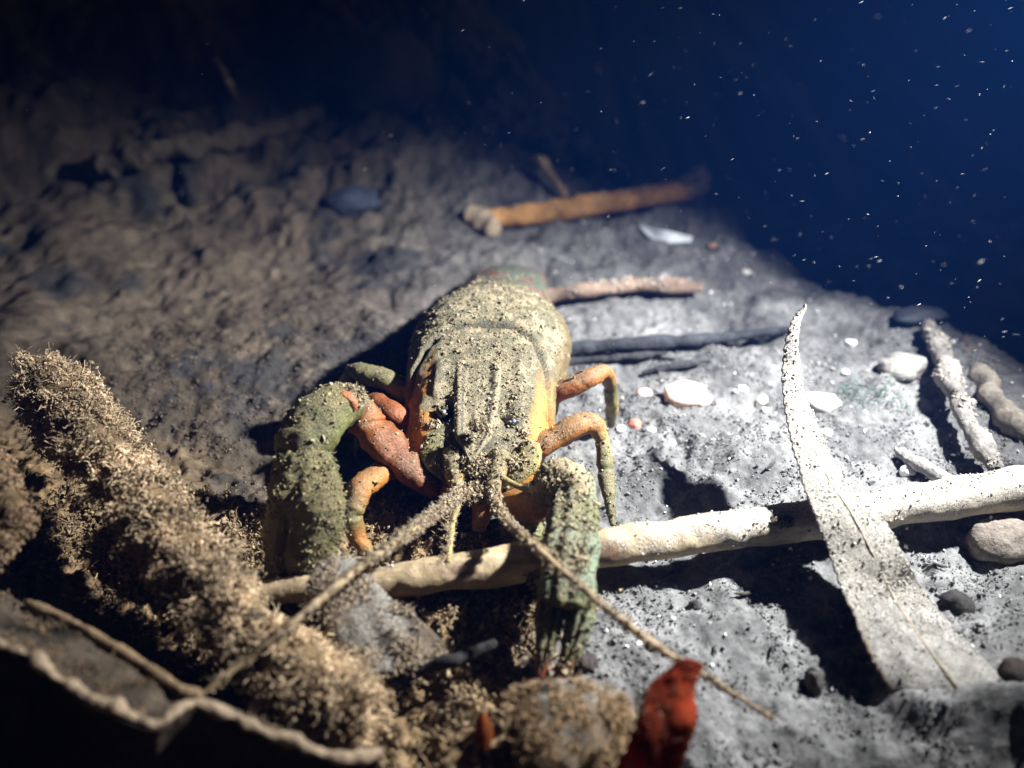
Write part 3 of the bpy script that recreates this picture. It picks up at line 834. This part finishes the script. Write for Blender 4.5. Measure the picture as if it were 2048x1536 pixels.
tag(lf, 'long pale serrated leaf leaning over the stick with its tip curled up', 'leaf')
LA.build('blade', M_LEAF, lf, base)
mr = spline(L3, 60) * .48 + spline(R3, 60) * .52
MV, MF, mt, ma, MO = sweep(mr[14:57] + np.array([0, -.02, .108]), np.linspace(.02, .045, 43), None, 90, 8, wob=.006, wscale=4., seed=1.)
Acc().add(MV, MF, np.array([.27, .235, .18])).build('midrib', M_BARK, lf, base)
vt, ft = V[:len(V) // 2], grid_faces(240, 40)[:, ::-1]
tri = np.vstack([ft[:, [0, 1, 2]], ft[:, [0, 2, 3]]])
Nn = N[:len(V) // 2]
p, nn = scatter(vt, tri, 2200, lambda p, n: np.clip((.25 + .75 * sstep(-6.2, -5.0, p[:, 1])) * sstep(-.5, .3, fbm(p, 3., 3, .6, 16.) + .15), 0, 1))
nn = nn * np.sign(nn[:, 2:3] + 1e-6)
acc = Acc(); m = len(p); s = .011 + .02 * rng.random(m) ** 2
grains(acc, p + nn * s[:, None] * .5, s, np.array([.36, .345, .31]) * (.6 + .6 * rng.random((m, 1))))
tag(acc.build('silt_powder', M_CRUMB, lf, base, smooth=False), kind='stuff')

# ------------------------------------------------------------------ other leaves
def leaf(name, L, R, label, col, mat, nu=80, nv=24, bulge=.1, thick=.03, wob=.06, ws=1.2, seed=0., teeth=0., back=None, rim=None, powder=0, pcol=(.30, .24, .17), edgecol=None, fuzz=False):
    L3 = np.array([G(*q) for q in L]); R3 = np.array([G(*q) for q in R])
    V, F, u, v, N = sheet(L3, R3, nu, nv, bulge, thick, wob, ws, seed, teeth, 18)
    C = np.array(col) * (1 + .65 * fbm(V, 2.5, 4, .6, seed + 2))[:, None]
    mid = np.exp(-((v - .5) / .035) ** 2); C = C * (1 - .35 * mid[:, None])
    if edgecol is not None:
        e = np.maximum(sstep(.05, 0, v), sstep(.95, 1, v))[:, None]
        C = C * (1 - e) + np.array(edgecol) * e
    if powder:
        C = np.hstack([C, (.3 + .4 * sstep(-.4, .5, fbm(V, 1.6, 3, .6, seed)))[:, None]])
    A = Acc().add(V, F, C)
    base = np.array([V[:, 0].mean(), V[:, 1].mean(), V[:, 2].min()])
    if powder:
        o = empty(name, base)
        A.build('blade', mat, o, base)
        p, nn = scatter(V, A.tris(), powder, lambda p, n: sstep(.0, .5, np.abs(n[:, 2])) * sstep(-.4, .4, fbm(p, 2.5, 3, .6, seed)))
        nn = nn * np.sign(nn[:, 2:3] + 1e-6)
        acc = Acc(); m = len(p); s = .011 + .022 * rng.random(m) ** 3
        grains(acc, p + nn * s[:, None] * .5, s, np.array(pcol) * (.5 + .8 * rng.random((m, 1))))
        if fuzz:
            k = rng.random(m) < .8
            filaments(acc, p[k], nn[k] + .8 * rng.normal(size=(k.sum(), 3)), .06 + .16 * rng.random(k.sum()), .012, np.array(pcol) * (.6 + .8 * rng.random((k.sum(), 1))), 4, .7, .1)
        tag(acc.build('silt_powder', M_CRUMB, o, base, smooth=False), kind='stuff')
    else:
        o = A.build(name, mat, None, base)
    tag(o, label, 'leaf')
    return o
leaf('red_leaf', [(1345, 1326, 1.75), (1305, 1362, 1.7), (1286, 1400, 1.55), (1262, 1465, 1.25), (1228, 1560, .7), (1215, 1640, .2)],
     [(1408, 1330, 1.75), (1392, 1375, 1.6), (1392, 1440, 1.35), (1378, 1500, 1.1), (1340, 1590, .6), (1320, 1660, .2)],
     'crumpled orange red leaf standing at the bottom edge of the picture', (.30, .044, .011), M_RED, bulge=.22, wob=.14, ws=1.6, seed=3., edgecol=(.16, .02, .01), teeth=.05, thick=.012, powder=260, pcol=(.16, .08, .05))
leaf('leaf_scrap', [(962, 1424, 1.0), (950, 1450, .9), (952, 1478, .75), (968, 1500, .6)], [(972, 1426, 1.0), (984, 1452, .9), (986, 1478, .75), (974, 1500, .6)],
     'tiny orange leaf scrap poking out of the brown algae', (.30, .085, .02), M_RED, 24, 10, .06, .02, .02, seed=5.)
leaf('silted_leaf', [(640, 1128, 1.2), (615, 1180, 1.08), (640, 1240, .85), (690, 1300, .55), (740, 1350, .35)], [(705, 1118, 1.2), (775, 1190, 1.08), (840, 1240, .85), (890, 1290, .55), (905, 1335, .35)],
     'grey brown dead leaf draped over the left end of the stick', (.15, .115, .08), M_LEAF, 90, 50, .12, .035, .16, 1.1, 8., powder=7000, fuzz=True)
leaf('brown_leaf', [(1020, 1378, .9), (1010, 1440, .8), (1050, 1520, .6), (1080, 1600, .3)], [(1190, 1365, .95), (1250, 1400, .9), (1262, 1480, .6), (1240, 1580, .3)],
     'brown fluffy leaf at the bottom edge left of the red leaf', (.22, .155, .09), M_LEAF, 70, 40, .12, .04, .12, 1.5, 15., powder=9000, pcol=(.30, .21, .12), fuzz=True)
# curled leaf in the bottom left corner: rim painted pale as torch light, front fold dark as shade
RIM = [(-120, 1225, 2.1), (0, 1288, 2.0), (65, 1318, 1.95), (120, 1362, 1.85), (190, 1405, 1.75), (250, 1428, 1.7), (310, 1452, 1.62), (345, 1428, 1.6), (385, 1410, 1.55), (430, 1420, 1.45), (520, 1462, 1.25), (600, 1492, 1.1), (680, 1516, 1.0), (760, 1508, .9)]
BACK = [(-120, 1130, 1.4), (60, 1215, 1.4), (150, 1255, 1.45), (200, 1285, 1.45), (250, 1315, 1.45), (300, 1345, 1.45), (340, 1370, 1.45), (368, 1390, 1.45), (400, 1398, 1.4), (450, 1410, 1.3), (540, 1450, 1.1), (610, 1482, .98), (690, 1506, .9), (765, 1500, .8)]
FRONT = [(x, 1640 + .12 * x, 0.0 - .0004 * x) for x, y, z in RIM]
r3 = np.array([G(*q) for q in RIM]); b3 = np.array([G(*q) for q in BACK]); f3 = np.array([G(*q) for q in FRONT])
V1, F1, u1, v1, N1 = sheet(b3, r3 + np.array([0, 0, -.02]), 160, 16, .05, .04, .05, 1.6, 6.)
V2, F2, u2, v2, N2 = sheet(r3 + np.array([0, -.02, 0]), f3, 160, 40, .18, .05, .08, 1.2, 9.)
base = np.array([V2[:, 0].mean(), V2[:, 1].mean(), V2[:, 2].min()])
fo = empty('curled_leaf', base)
tag(fo, 'big curled leaf in the bottom left corner with painted shade and lit rim', 'leaf')
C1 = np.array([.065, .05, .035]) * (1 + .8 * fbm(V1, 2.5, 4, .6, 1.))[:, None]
C2 = np.array([.03, .022, .016]) * (1 + .5 * fbm(V2, 2., 4, .6, 4.))[:, None]  # front fold nearly black: its shade is put into the colour
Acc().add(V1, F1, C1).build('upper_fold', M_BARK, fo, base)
p, nn = scatter(V1, F1[:, :3], 2600, lambda p, n: sstep(-.2, .5, fbm(p, 1.5, 3, .6, 5.)))
acc = Acc(); m = len(p)
grains(acc, p, .015 + .035 * rng.random(m) ** 2, np.array([.17, .12, .075]) * (.4 + .9 * rng.random((m, 1))))
filaments(acc, p, nn * np.sign(nn[:, 2:3]) + .7 * rng.normal(size=(m, 3)), .05 + .14 * rng.random(m), .012, np.array([.17, .12, .075]) * (.5 + .8 * rng.random((m, 1))), 3, .5, .1)
tag(acc.build('algae_fuzz', M_ALGA, fo, base, smooth=False), kind='stuff')
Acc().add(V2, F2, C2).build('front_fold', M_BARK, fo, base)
V, F, t, a, O = sweep(r3 + np.array([0, 0, .03]), np.full(len(r3), .085), np.full(len(r3), .07), 260, 12, wob=.06, wscale=3.5, seed=2.)
A = Acc().add(V, F, np.array([.40, .30, .20]) * (1 + .3 * fbm(V, 5., 3, .6, 1.))[:, None]); A.build('rim', M_LEAF, fo, base)  # pale tint paints the torch light along the leaf edge
V, F, t, a, O = sweep(b3[1:9] + np.array([0, 0, .08]), np.full(8, .075), None, 120, 10, wob=.03, wscale=3.5, seed=3.)
A = Acc().add(V, F, np.array([.26, .18, .10]) * (1 + .3 * fbm(V, 5., 3, .6, 1.))[:, None]); A.build('midrib', M_LEAF, fo, base)

# ------------------------------------------------------------------ algae covered branches
def fuzzy(name, pts, rpx, label, n, flen, col, seed, cat='branch', core=.55):
    P = np.array([G(*q) for q in pts]); r = np.array([cm(p, k) for p, k in zip(P, rpx)])
    V, F, t, a, O = sweep(P, r * core, r * core, 140, 30, wob=.08, wscale=1.8, seed=seed)
    A = Acc().add(V, F, np.array([.14, .095, .05]) * (1 + .4 * fbm(V, 4., 3, .6, 1.))[:, None])
    base = np.array([P[:, 0].mean(), P[:, 1].mean(), V[:, 2].min()])
    o = empty(name, base); tag(o, label, cat)
    A.build('wood', M_BARK, o, base)
    p, nn = scatter(V, A.tris(), n, lambda p, q: np.clip(.8 + .5 * fbm(p, 1.5, 3, .6, seed), .4, 1))
    m = len(p)
    acc = Acc()
    swirl = np.stack([noise3(p * 1.2 + 3), noise3(p * 1.2 + 40), noise3(p * 1.2 + 80)], 1)
    cl = np.array(col) * (.5 + .8 * rng.random((m, 1))) * (1 + .35 * fbm(p, 1.8, 2, .5, 3.))[:, None]
    # threads stand in tufts that share a direction, each hung with flocs of silt
    nt_ = max(20, m // 26)
    ci = rng.choice(m, nt_, replace=False)
    td = nn[ci] * .9 + .8 * swirl[ci] + .35 * rng.normal(size=(nt_, 3)) + np.array([.45, -.1, -.05])
    own = np.empty(m, int)
    for a0 in range(0, m, 2000):
        own[a0:a0 + 2000] = ((p[a0:a0 + 2000, None] - p[ci][None]) ** 2).sum(-1).argmin(1)
    D = unit(td)[own] + .22 * rng.normal(size=(m, 3))
    tl = (flen * (.35 + .9 * rng.random(nt_)))[own] * (.7 + .5 * rng.random(m))
    pull = p + (p[ci][own] - p) * .35
    shade = (.65 + .6 * rng.random(nt_))[own][:, None]
    filaments(acc, pull, D, tl, .009 + .010 * rng.random(m), cl * shade, 4, .6, .12)
    for _ in range(2):
        f_ = rng.random((m, 1))
        grains(acc, pull + unit(D) * tl[:, None] * f_ * .95 + .02 * rng.normal(size=(m, 3)) - np.array([0, 0, .05]) * f_, .014 + .026 * rng.random(m) ** 2, cl * shade * 1.05)
    tag(acc.build('algae_fuzz', M_ALGA, o, base, smooth=False), kind='stuff')
    return o
fuzzy('algae_branch', [(70, 745, 1.7), (120, 800, 1.8), (190, 890, 1.75), (270, 990, 1.6), (345, 1080, 1.45), (420, 1170, 1.25), (500, 1260, 1.0), (600, 1350, .7), (720, 1420, .5)],
      [60, 105, 100, 92, 92, 95, 100, 110, 100], 'thick branch furred with brown algae leading up the left side', 15000, .38, (.52, .395, .25), 4.)
fuzzy('algae_twig', [(-90, 860, 2.6), (-20, 920, 2.5), (12, 985, 2.4), (25, 1040, 2.3), (-60, 1110, 2.0)], [50, 42, 34, 40, 50], 'out of focus furry twig cut off by the left edge', 1500, .25, (.38, .26, .16), 9., 'twig')

# ------------------------------------------------------------------ twigs
def twig(name, pts, rpx, label, col, mat=M_BARK, seed=0., wob=.04, cat='twig', dust_n=0, nring=14, group=None):
    """pts: (px, py, height above the bed)"""
    P = np.array([B(*q) for q in pts]); r = np.array([cm(p, k) for p, k in zip(P, rpx)])
    V, F, t, a, O = sweep(P, r, None, 90, nring, wob=wob, wscale=2.2, seed=seed)
    C = np.array(col) * (1 + .45 * fbm(V, 2.2, 4, .6, seed))[:, None]
    A = Acc().add(V, F, C)
    base = np.array([P[:, 0].mean(), P[:, 1].mean(), V[:, 2].min()])
    if dust_n:
        o = empty(name, base); A.build('wood', mat, o, base)
        p, nn = scatter(V, A.tris(), dust_n, lambda p, n: sstep(-.2, .6, n[:, 2]) * sstep(-.4, .3, fbm(p, 2.5, 3, .6, seed)))
        m = len(p); acc = Acc()
        grains(acc, p + nn * .01, .02 + .045 * rng.random(m) ** 2, np.array([.33, .30, .25]) * (.5 + .8 * rng.random((m, 1))))
        tag(acc.build('silt_powder', M_CRUMB, o, base, smooth=False), kind='stuff')
    else:
        o = A.build(name, mat, None, base)
    return tag(o, label, cat, group)
twig('orange_reed', [(965, 440, .3), (1050, 430, .45), (1200, 408, .55), (1380, 380, .6)], [19, 21, 22, 20], 'orange brown reed stalk lying at the back of the shelf', (.34, .175, .06), seed=2., dust_n=500, cat='reed')
twig('bark_stub', [(935, 425, .25), (965, 445, .4), (985, 455, .3)], [14, 24, 20], 'pale brown bark stub at the left end of the orange reed', (.28, .22, .15), seed=7., wob=.12, cat='bark')
twig('silt_tuft', [(1365, 385, .5), (1392, 368, .8), (1402, 385, .6)], [20, 30, 16], 'brown tuft at the right end of the orange reed', (.17, .12, .08), seed=8., wob=.2, cat='tuft', dust_n=500)
twig('hooked_twig', [(1060, 318, .5), (1085, 322, .9), (1105, 355, .6), (1130, 390, .2)], [8, 9, 9, 7], 'thin hooked brown twig behind the orange reed', (.25, .18, .11), seed=9.)
twig('brown_twig', [(1085, 596, .25), (1180, 580, .4), (1290, 570, .45), (1400, 574, .35)], [14, 15, 15, 12], 'brown twig lying right behind the crayfish back', (.19, .135, .10), seed=12., dust_n=500)
twig('black_twig', [(1120, 700, .2), (1260, 688, .25), (1400, 680, .25), (1575, 660, .2)], [13, 14, 13, 10], 'long blackened twig right of the crayfish', (.030, .032, .036), seed=14.)
twig('black_splinter', [(1125, 725, .12), (1220, 716, .15), (1330, 706, .12)], [7, 8, 5], 'short black splinter just below the long blackened twig', (.03, .03, .032), seed=15.)
twig('thin_black_twig', [(1285, 746, .1), (1340, 734, .12), (1420, 722, .1)], [5, 6, 4], 'thin short black twig above the pink shell', (.035, .035, .037), seed=16.)
twig('charred_twig', [(795, 1366, .35), (845, 1338, .55), (900, 1322, .6), (940, 1308, .65), (990, 1286, .75)], [15, 13, 14, 10, 9], 'short black broken twig in front of the silted leaf', (.022, .02, .02), seed=18., wob=.05)
twig('pale_root', [(1855, 650, .3), (1895, 735, .6), (1930, 825, .6), (1965, 890, .5), (2005, 955, .4)], [13, 21, 17, 22, 15], 'pale crusted root running down behind the stick at far right', (.20, .185, .165), seed=21., wob=.11, dust_n=900, cat='root')
twig('pale_root', [(1800, 905, .15), (1850, 935, .2), (1905, 965, .2)], [10, 12, 10], 'thin pale root touching the stick left of the crusted root', (.26, .25, .23), seed=22., wob=.05, cat='root')
twig('dim_branch', [(1935, 690, -.2), (1975, 780, .1), (2030, 850, .1), (2120, 900, 0)], [16, 20, 24, 24], 'dim branch in the blue shadow at the right edge', (.17, .15, .12), seed=24., wob=.1, cat='branch')
twig('dark_sprig', [(350, 285, .3), (365, 330, .6), (385, 400, .3)], [10, 11, 12], 'small dark sprig on the dim bank at upper left', (.03, .03, .03), seed=26.)
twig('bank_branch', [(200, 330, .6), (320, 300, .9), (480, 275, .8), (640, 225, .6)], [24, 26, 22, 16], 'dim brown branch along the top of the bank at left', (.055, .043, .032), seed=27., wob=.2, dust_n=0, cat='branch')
twig('bank_twig', [(430, 120, .4), (455, 160, 1.4), (470, 200, .5)], [6, 6, 5], 'thin faint twig on the far dark bank', (.2, .15, .10), seed=28.)

for k, (px, py, lab) in enumerate([(1330, 1150, 'tiny dark splinter just below the pale stick right of the claw'), (1490, 1185, 'tiny dark splinter at the edge of the leaf shadow'),
        (1430, 1300, 'tiny dark splinter on the silt above the red leaf'), (1300, 1290, 'tiny dark splinter beside the right feeler'), (1545, 1300, 'tiny dark splinter left of the leaf foot shadow'),
        (1880, 1130, 'tiny dark splinter between the wood chunk and the leaf'), (1960, 1250, 'tiny dark splinter right of the dark mud clod'), (1350, 960, 'tiny dark splinter behind the pale stick near the hind leg'),
        (1540, 930, 'tiny dark splinter at the left edge of the long leaf'), (1330, 715, 'tiny dark splinter between the black twig and the pink shell')]):
    q = rng.uniform(0, math.pi); ln_ = rng.uniform(9, 22)
    dx, dy = ln_ * math.cos(q), .6 * ln_ * math.sin(q)
    twig('plant_splinter', [(px - dx, py - dy, .03), (px, py + 2, .07), (px + dx, py + dy, .03 + .1 * rng.random())], [2.5, 3.5, 2], lab, (.045, .04, .035), seed=200. + k, wob=.01, nring=6, cat='splinter', group='plant splinters on the silt')

# ------------------------------------------------------------------ stones, shells
def stone(name, px, py, rx, ry, col, label, seed, cat='pebble', rise=.5, group=None, mat=M_STONE, flat=.7, hollow=0.):
    c = B(px, py); a = cm(c, rx); b = cm(c, ry) * 1.3
    nu, nv = 16, 26
    ph = np.linspace(.02, math.pi - .02, nu)[:, None]; th = np.linspace(0, 2 * math.pi, nv, endpoint=False)[None]
    D = np.stack([np.sin(ph) * np.cos(th), np.sin(ph) * np.sin(th), np.cos(ph) + 0 * th], -1).reshape(-1, 3)
    rr = 1 + .22 * fbm(D, 1.4, 3, .5, seed) + .05 * fbm(D, 5., 2, .5, seed)
    V = D * rr[:, None] * np.array([a, b, min(a, b) * flat])
    if hollow:
        V[:, 2] -= hollow * a * sstep(.75, .0, np.hypot(D[:, 0], D[:, 1])) * (D[:, 2] > 0)
    z0 = -min(a, b) * flat * (1 - rise)
    q = seed * 1.7
    V[:, :2] = V[:, :2] @ np.array([[math.cos(q * .3), -math.sin(q * .3)], [math.sin(q * .3), math.cos(q * .3)]]) if rx < 20 else V[:, :2]
    base = c - np.array([0, 0, min(a, b) * flat * (1 - rise)])
    C = np.array(col) * (1 + .25 * fbm(D, 2.5, 3, .6, seed + 1))[:, None]
    o = Acc().add(V + c + np.array([0, 0, min(a, b) * flat * (rise - .3)]), grid_faces(nu, nv, True)[:, ::-1], C).build(name, mat, None, base)
    return tag(o, label, cat, group)
stone('shell_fragment', 1370, 795, 44, 26, (.72, .50, .40), 'large pale pink shell fragment right of the crayfish', 3., 'shell', .6, hollow=.35, flat=.6)
stone('shell_fragment', 1404, 803, 20, 13, (.74, .55, .46), 'small pale shell flake touching the large pink shell fragment', 4.5, 'shell', .6)
stone('pebble', 1288, 792, 17, 13, (.62, .46, .40), 'small pinkish pebble left of the pink shell fragment', 5.)
stone('pebble', 1268, 851, 14, 11, (.60, .20, .13), 'small red pebble beside the crayfish hind leg', 6.)
stone('pebble', 1241, 859, 9, 8, (.8, .79, .76), 'tiny white pebble just left of the red pebble', 7.)
stone('pebble', 1302, 862, 9, 7, (.78, .77, .75), 'tiny white pebble just right of the red pebble', 8.)
stone('pebble', 1343, 887, 9, 7, (.8, .8, .8), 'tiny white pebble below the pink shell fragment', 9.)
stone('pebble', 1486, 779, 9, 8, (.8, .8, .78), 'tiny white pebble midway between pink shell and long leaf', 10.)
stone('pebble', 1524, 802, 16, 10, (.62, .50, .44), 'pinkish flat pebble left of the long leaf', 11.)
stone('pebble', 1531, 822, 8, 7, (.8, .79, .77), 'tiny white pebble just below the flat pinkish one', 12.)
stone('pebble', 1540, 850, 14, 6, (.66, .65, .63), 'pale flat flake against the long leaf', 13., 'flake')
stone('grey_stone', 1642, 812, 42, 24, (.50, .49, .47), 'pale grey stone behind the long leaf', 14., 'stone', .6)
stone('pebble', 1652, 868, 12, 10, (.8, .8, .78), 'white pebble just below the pale grey stone', 15.)
stone('pebble', 1701, 687, 10, 9, (.82, .82, .82), 'white pebble on the silt right of the leaf tip', 16.)
stone('pebble', 1523, 683, 9, 7, (.75, .74, .72), 'white pebble left of the leaf just below the black twig end', 17.)
stone('pebble', 1472, 690, 9, 6, (.72, .72, .72), 'white pebble under the right part of the black twig', 18.)
stone('pebble', 1493, 546, 9, 8, (.66, .64, .58), 'pale pebble high on the shelf edge', 19.)
stone('pebble', 1425, 494, 10, 8, (.45, .27, .2), 'brownish pebble below the white shell sliver', 20.)
stone('pebble', 1814, 944, 14, 11, (.84, .84, .84), 'bright white pebble just above the stick at right', 21.)
stone('pebble', 1690, 745, 8, 6, (.8, .8, .8), 'tiny white pebble above the green algae wisps', 22.)
stone('dark_stone', 1838, 640, 58, 24, (.03, .036, .048), 'dark slate stone on the shelf edge at right', 23., 'stone', .8, flat=.6)
stone('crusted_lump', 1995, 1095, 70, 44, (.20, .17, .14), 'lumpy crusted wood chunk under the stick at right edge', 24., 'wood chunk', .7, mat=M_BARK)
stone('crusted_lump', 1800, 745, 46, 30, (.25, .235, .21), 'crusted silt lump above the green algae wisps', 25., 'lump', .7, mat=M_BARK)
stone('mud_clod', 1912, 1212, 30, 22, (.035, .032, .03), 'dark mud clod on the silt right of the leaf', 26., 'clod', .8, mat=M_BARK)
stone('mud_clod', 1392, 1212, 13, 10, (.05, .047, .045), 'small dark clod right of the right claw', 27., 'clod', .7, mat=M_BARK)
stone('mud_clod', 1175, 1330, 22, 17, (.05, .04, .035), 'dark clod beside the right claw tip', 28., 'clod', .8, mat=M_BARK)
stone('mud_clod', 1625, 1378, 20, 20, (.06, .055, .05), 'dark upright clod near the foot of the long leaf', 29., 'clod', .9, mat=M_BARK, flat=1.5)
stone('mud_clod', 2030, 1350, 30, 26, (.05, .04, .035), 'dark clod at the right edge below the leaf', 30., 'clod', .8, mat=M_BARK)
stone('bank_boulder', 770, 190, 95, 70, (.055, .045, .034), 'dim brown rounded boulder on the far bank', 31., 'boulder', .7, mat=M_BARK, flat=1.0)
stone('bank_stone', 700, 410, 60, 30, (.04, .05, .07), 'dark bluish stone in the hollow behind the crayfish', 32., 'stone', .6, mat=M_BARK)
# white shell sliver at the back
Ls = np.array([B(*q) for q in ((1278, 442, .25), (1300, 456, .3), (1335, 462, .3), (1385, 474, .25))]); Rs = Ls + np.array([[.0, -.05, -.1], [.02, -.28, -.22], [.0, -.30, -.25], [-.05, -.1, -.12]])
V, F, u, v, N = sheet(Ls, Rs, 30, 8, .05, .04, .02, 2., 2.)
o = Acc().add(V, F, np.array([.78, .82, .86])).build('shell_sliver', M_STONE, None, Ls.mean(0) - np.array([0, 0, .3]))
tag(o, 'bluish white curved shell sliver below the right end of the reed', 'shell')
# green algae wisps
acc = Acc()
k = 130
c = np.array([B(px, py, .1) for px, py in zip(rng.normal(1735, 45, 40), rng.normal(788, 12, 40))])
p = c[rng.integers(0, 40, k)] + .12 * rng.normal(size=(k, 3)) * np.array([1, 1, .3])
filaments(acc, p, rng.normal(size=(k, 3)) + np.array([.5, 0, .3]), .2 + .4 * rng.random(k), .01, np.array([.09, .16, .12]) * (.6 + .7 * rng.random((k, 1))), 5, .5, .05)
tag(acc.build('green_algae', M_ALGA, smooth=False), 'wispy green algae threads on the silt behind the leaf', 'algae', kind='stuff')

# ------------------------------------------------------------------ flecks drifting in the water
acc = Acc()
n = 7500
P = np.column_stack([rng.uniform(-12, 20, n), rng.uniform(-9, 26, n), rng.uniform(1.0, 15, n)])
ok = (rng.random(n) < .15 + .85 * sstep(-4, 7, P[:, 0])) & (P[:, 2] > bed(P[:, 0], P[:, 1]) + .8) & (np.linalg.norm(P - CAM, axis=1) > 5)
P = P[ok]; n = len(P)
d = unit(np.array([.92, .05, .32]) + .28 * rng.normal(size=(n, 3)))
ln = .012 + .055 * rng.random(n) ** 3; wd = .0022 + .007 * rng.random(n) ** 6
a = unit(np.cross(d, rng.normal(size=(n, 3)))); b = np.cross(d, a)
V = np.stack([P + d * ln[:, None], P - d * ln[:, None], P + a * wd[:, None], P - a * wd[:, None], P + b * wd[:, None], P - b * wd[:, None]], 1)
F = (_OF[None] + (np.arange(n) * 6)[:, None, None]).reshape(-1, 3)
acc.add(V.reshape(-1, 3), F, np.array([.30, .29, .27]))
tag(acc.build('drifting_flecks', M_FLECK, smooth=False), 'pale flecks of silt drifting in the dark water', 'flecks', kind='stuff')

# ------------------------------------------------------------------ the water itself
hm = bpy.data.materials.new('lake_water')
hm.use_nodes = True
nt = hm.node_tree
nt.nodes.remove(nt.nodes['Principled BSDF'])
pv = nt.nodes.new('ShaderNodeVolumePrincipled')
pv.inputs['Color'].default_value = (0.03, 0.21, 0.95, 1)
pv.inputs['Density'].default_value = 0.0014
pv.inputs['Anisotropy'].default_value = 0.0
nt.links.new(pv.outputs[0], nt.nodes['Material Output'].inputs['Volume'])
zlo, zhi, e = float(fz.min()) - 2.0, 22.0, 330.0
V = np.array([[sx * e, sy * e, z] for z in (zlo, zhi) for sy in (-1, 1) for sx in (-1, 1)], float)
F = np.array([[0, 2, 3, 1], [4, 5, 7, 6], [0, 1, 5, 4], [2, 6, 7, 3], [0, 4, 6, 2], [1, 3, 7, 5]])
haze = Acc().add(V, F, np.array([.5, .5, .5])).build('haze', hm, smooth=False)
tag(haze, 'dim blue lake water scattering the torch light', 'water', kind='stuff')
print('TRIS', sum(len(o.data.loop_triangles) if o.data.calc_loop_triangles() is None else 0 for o in COL.objects if o.type == 'MESH'))
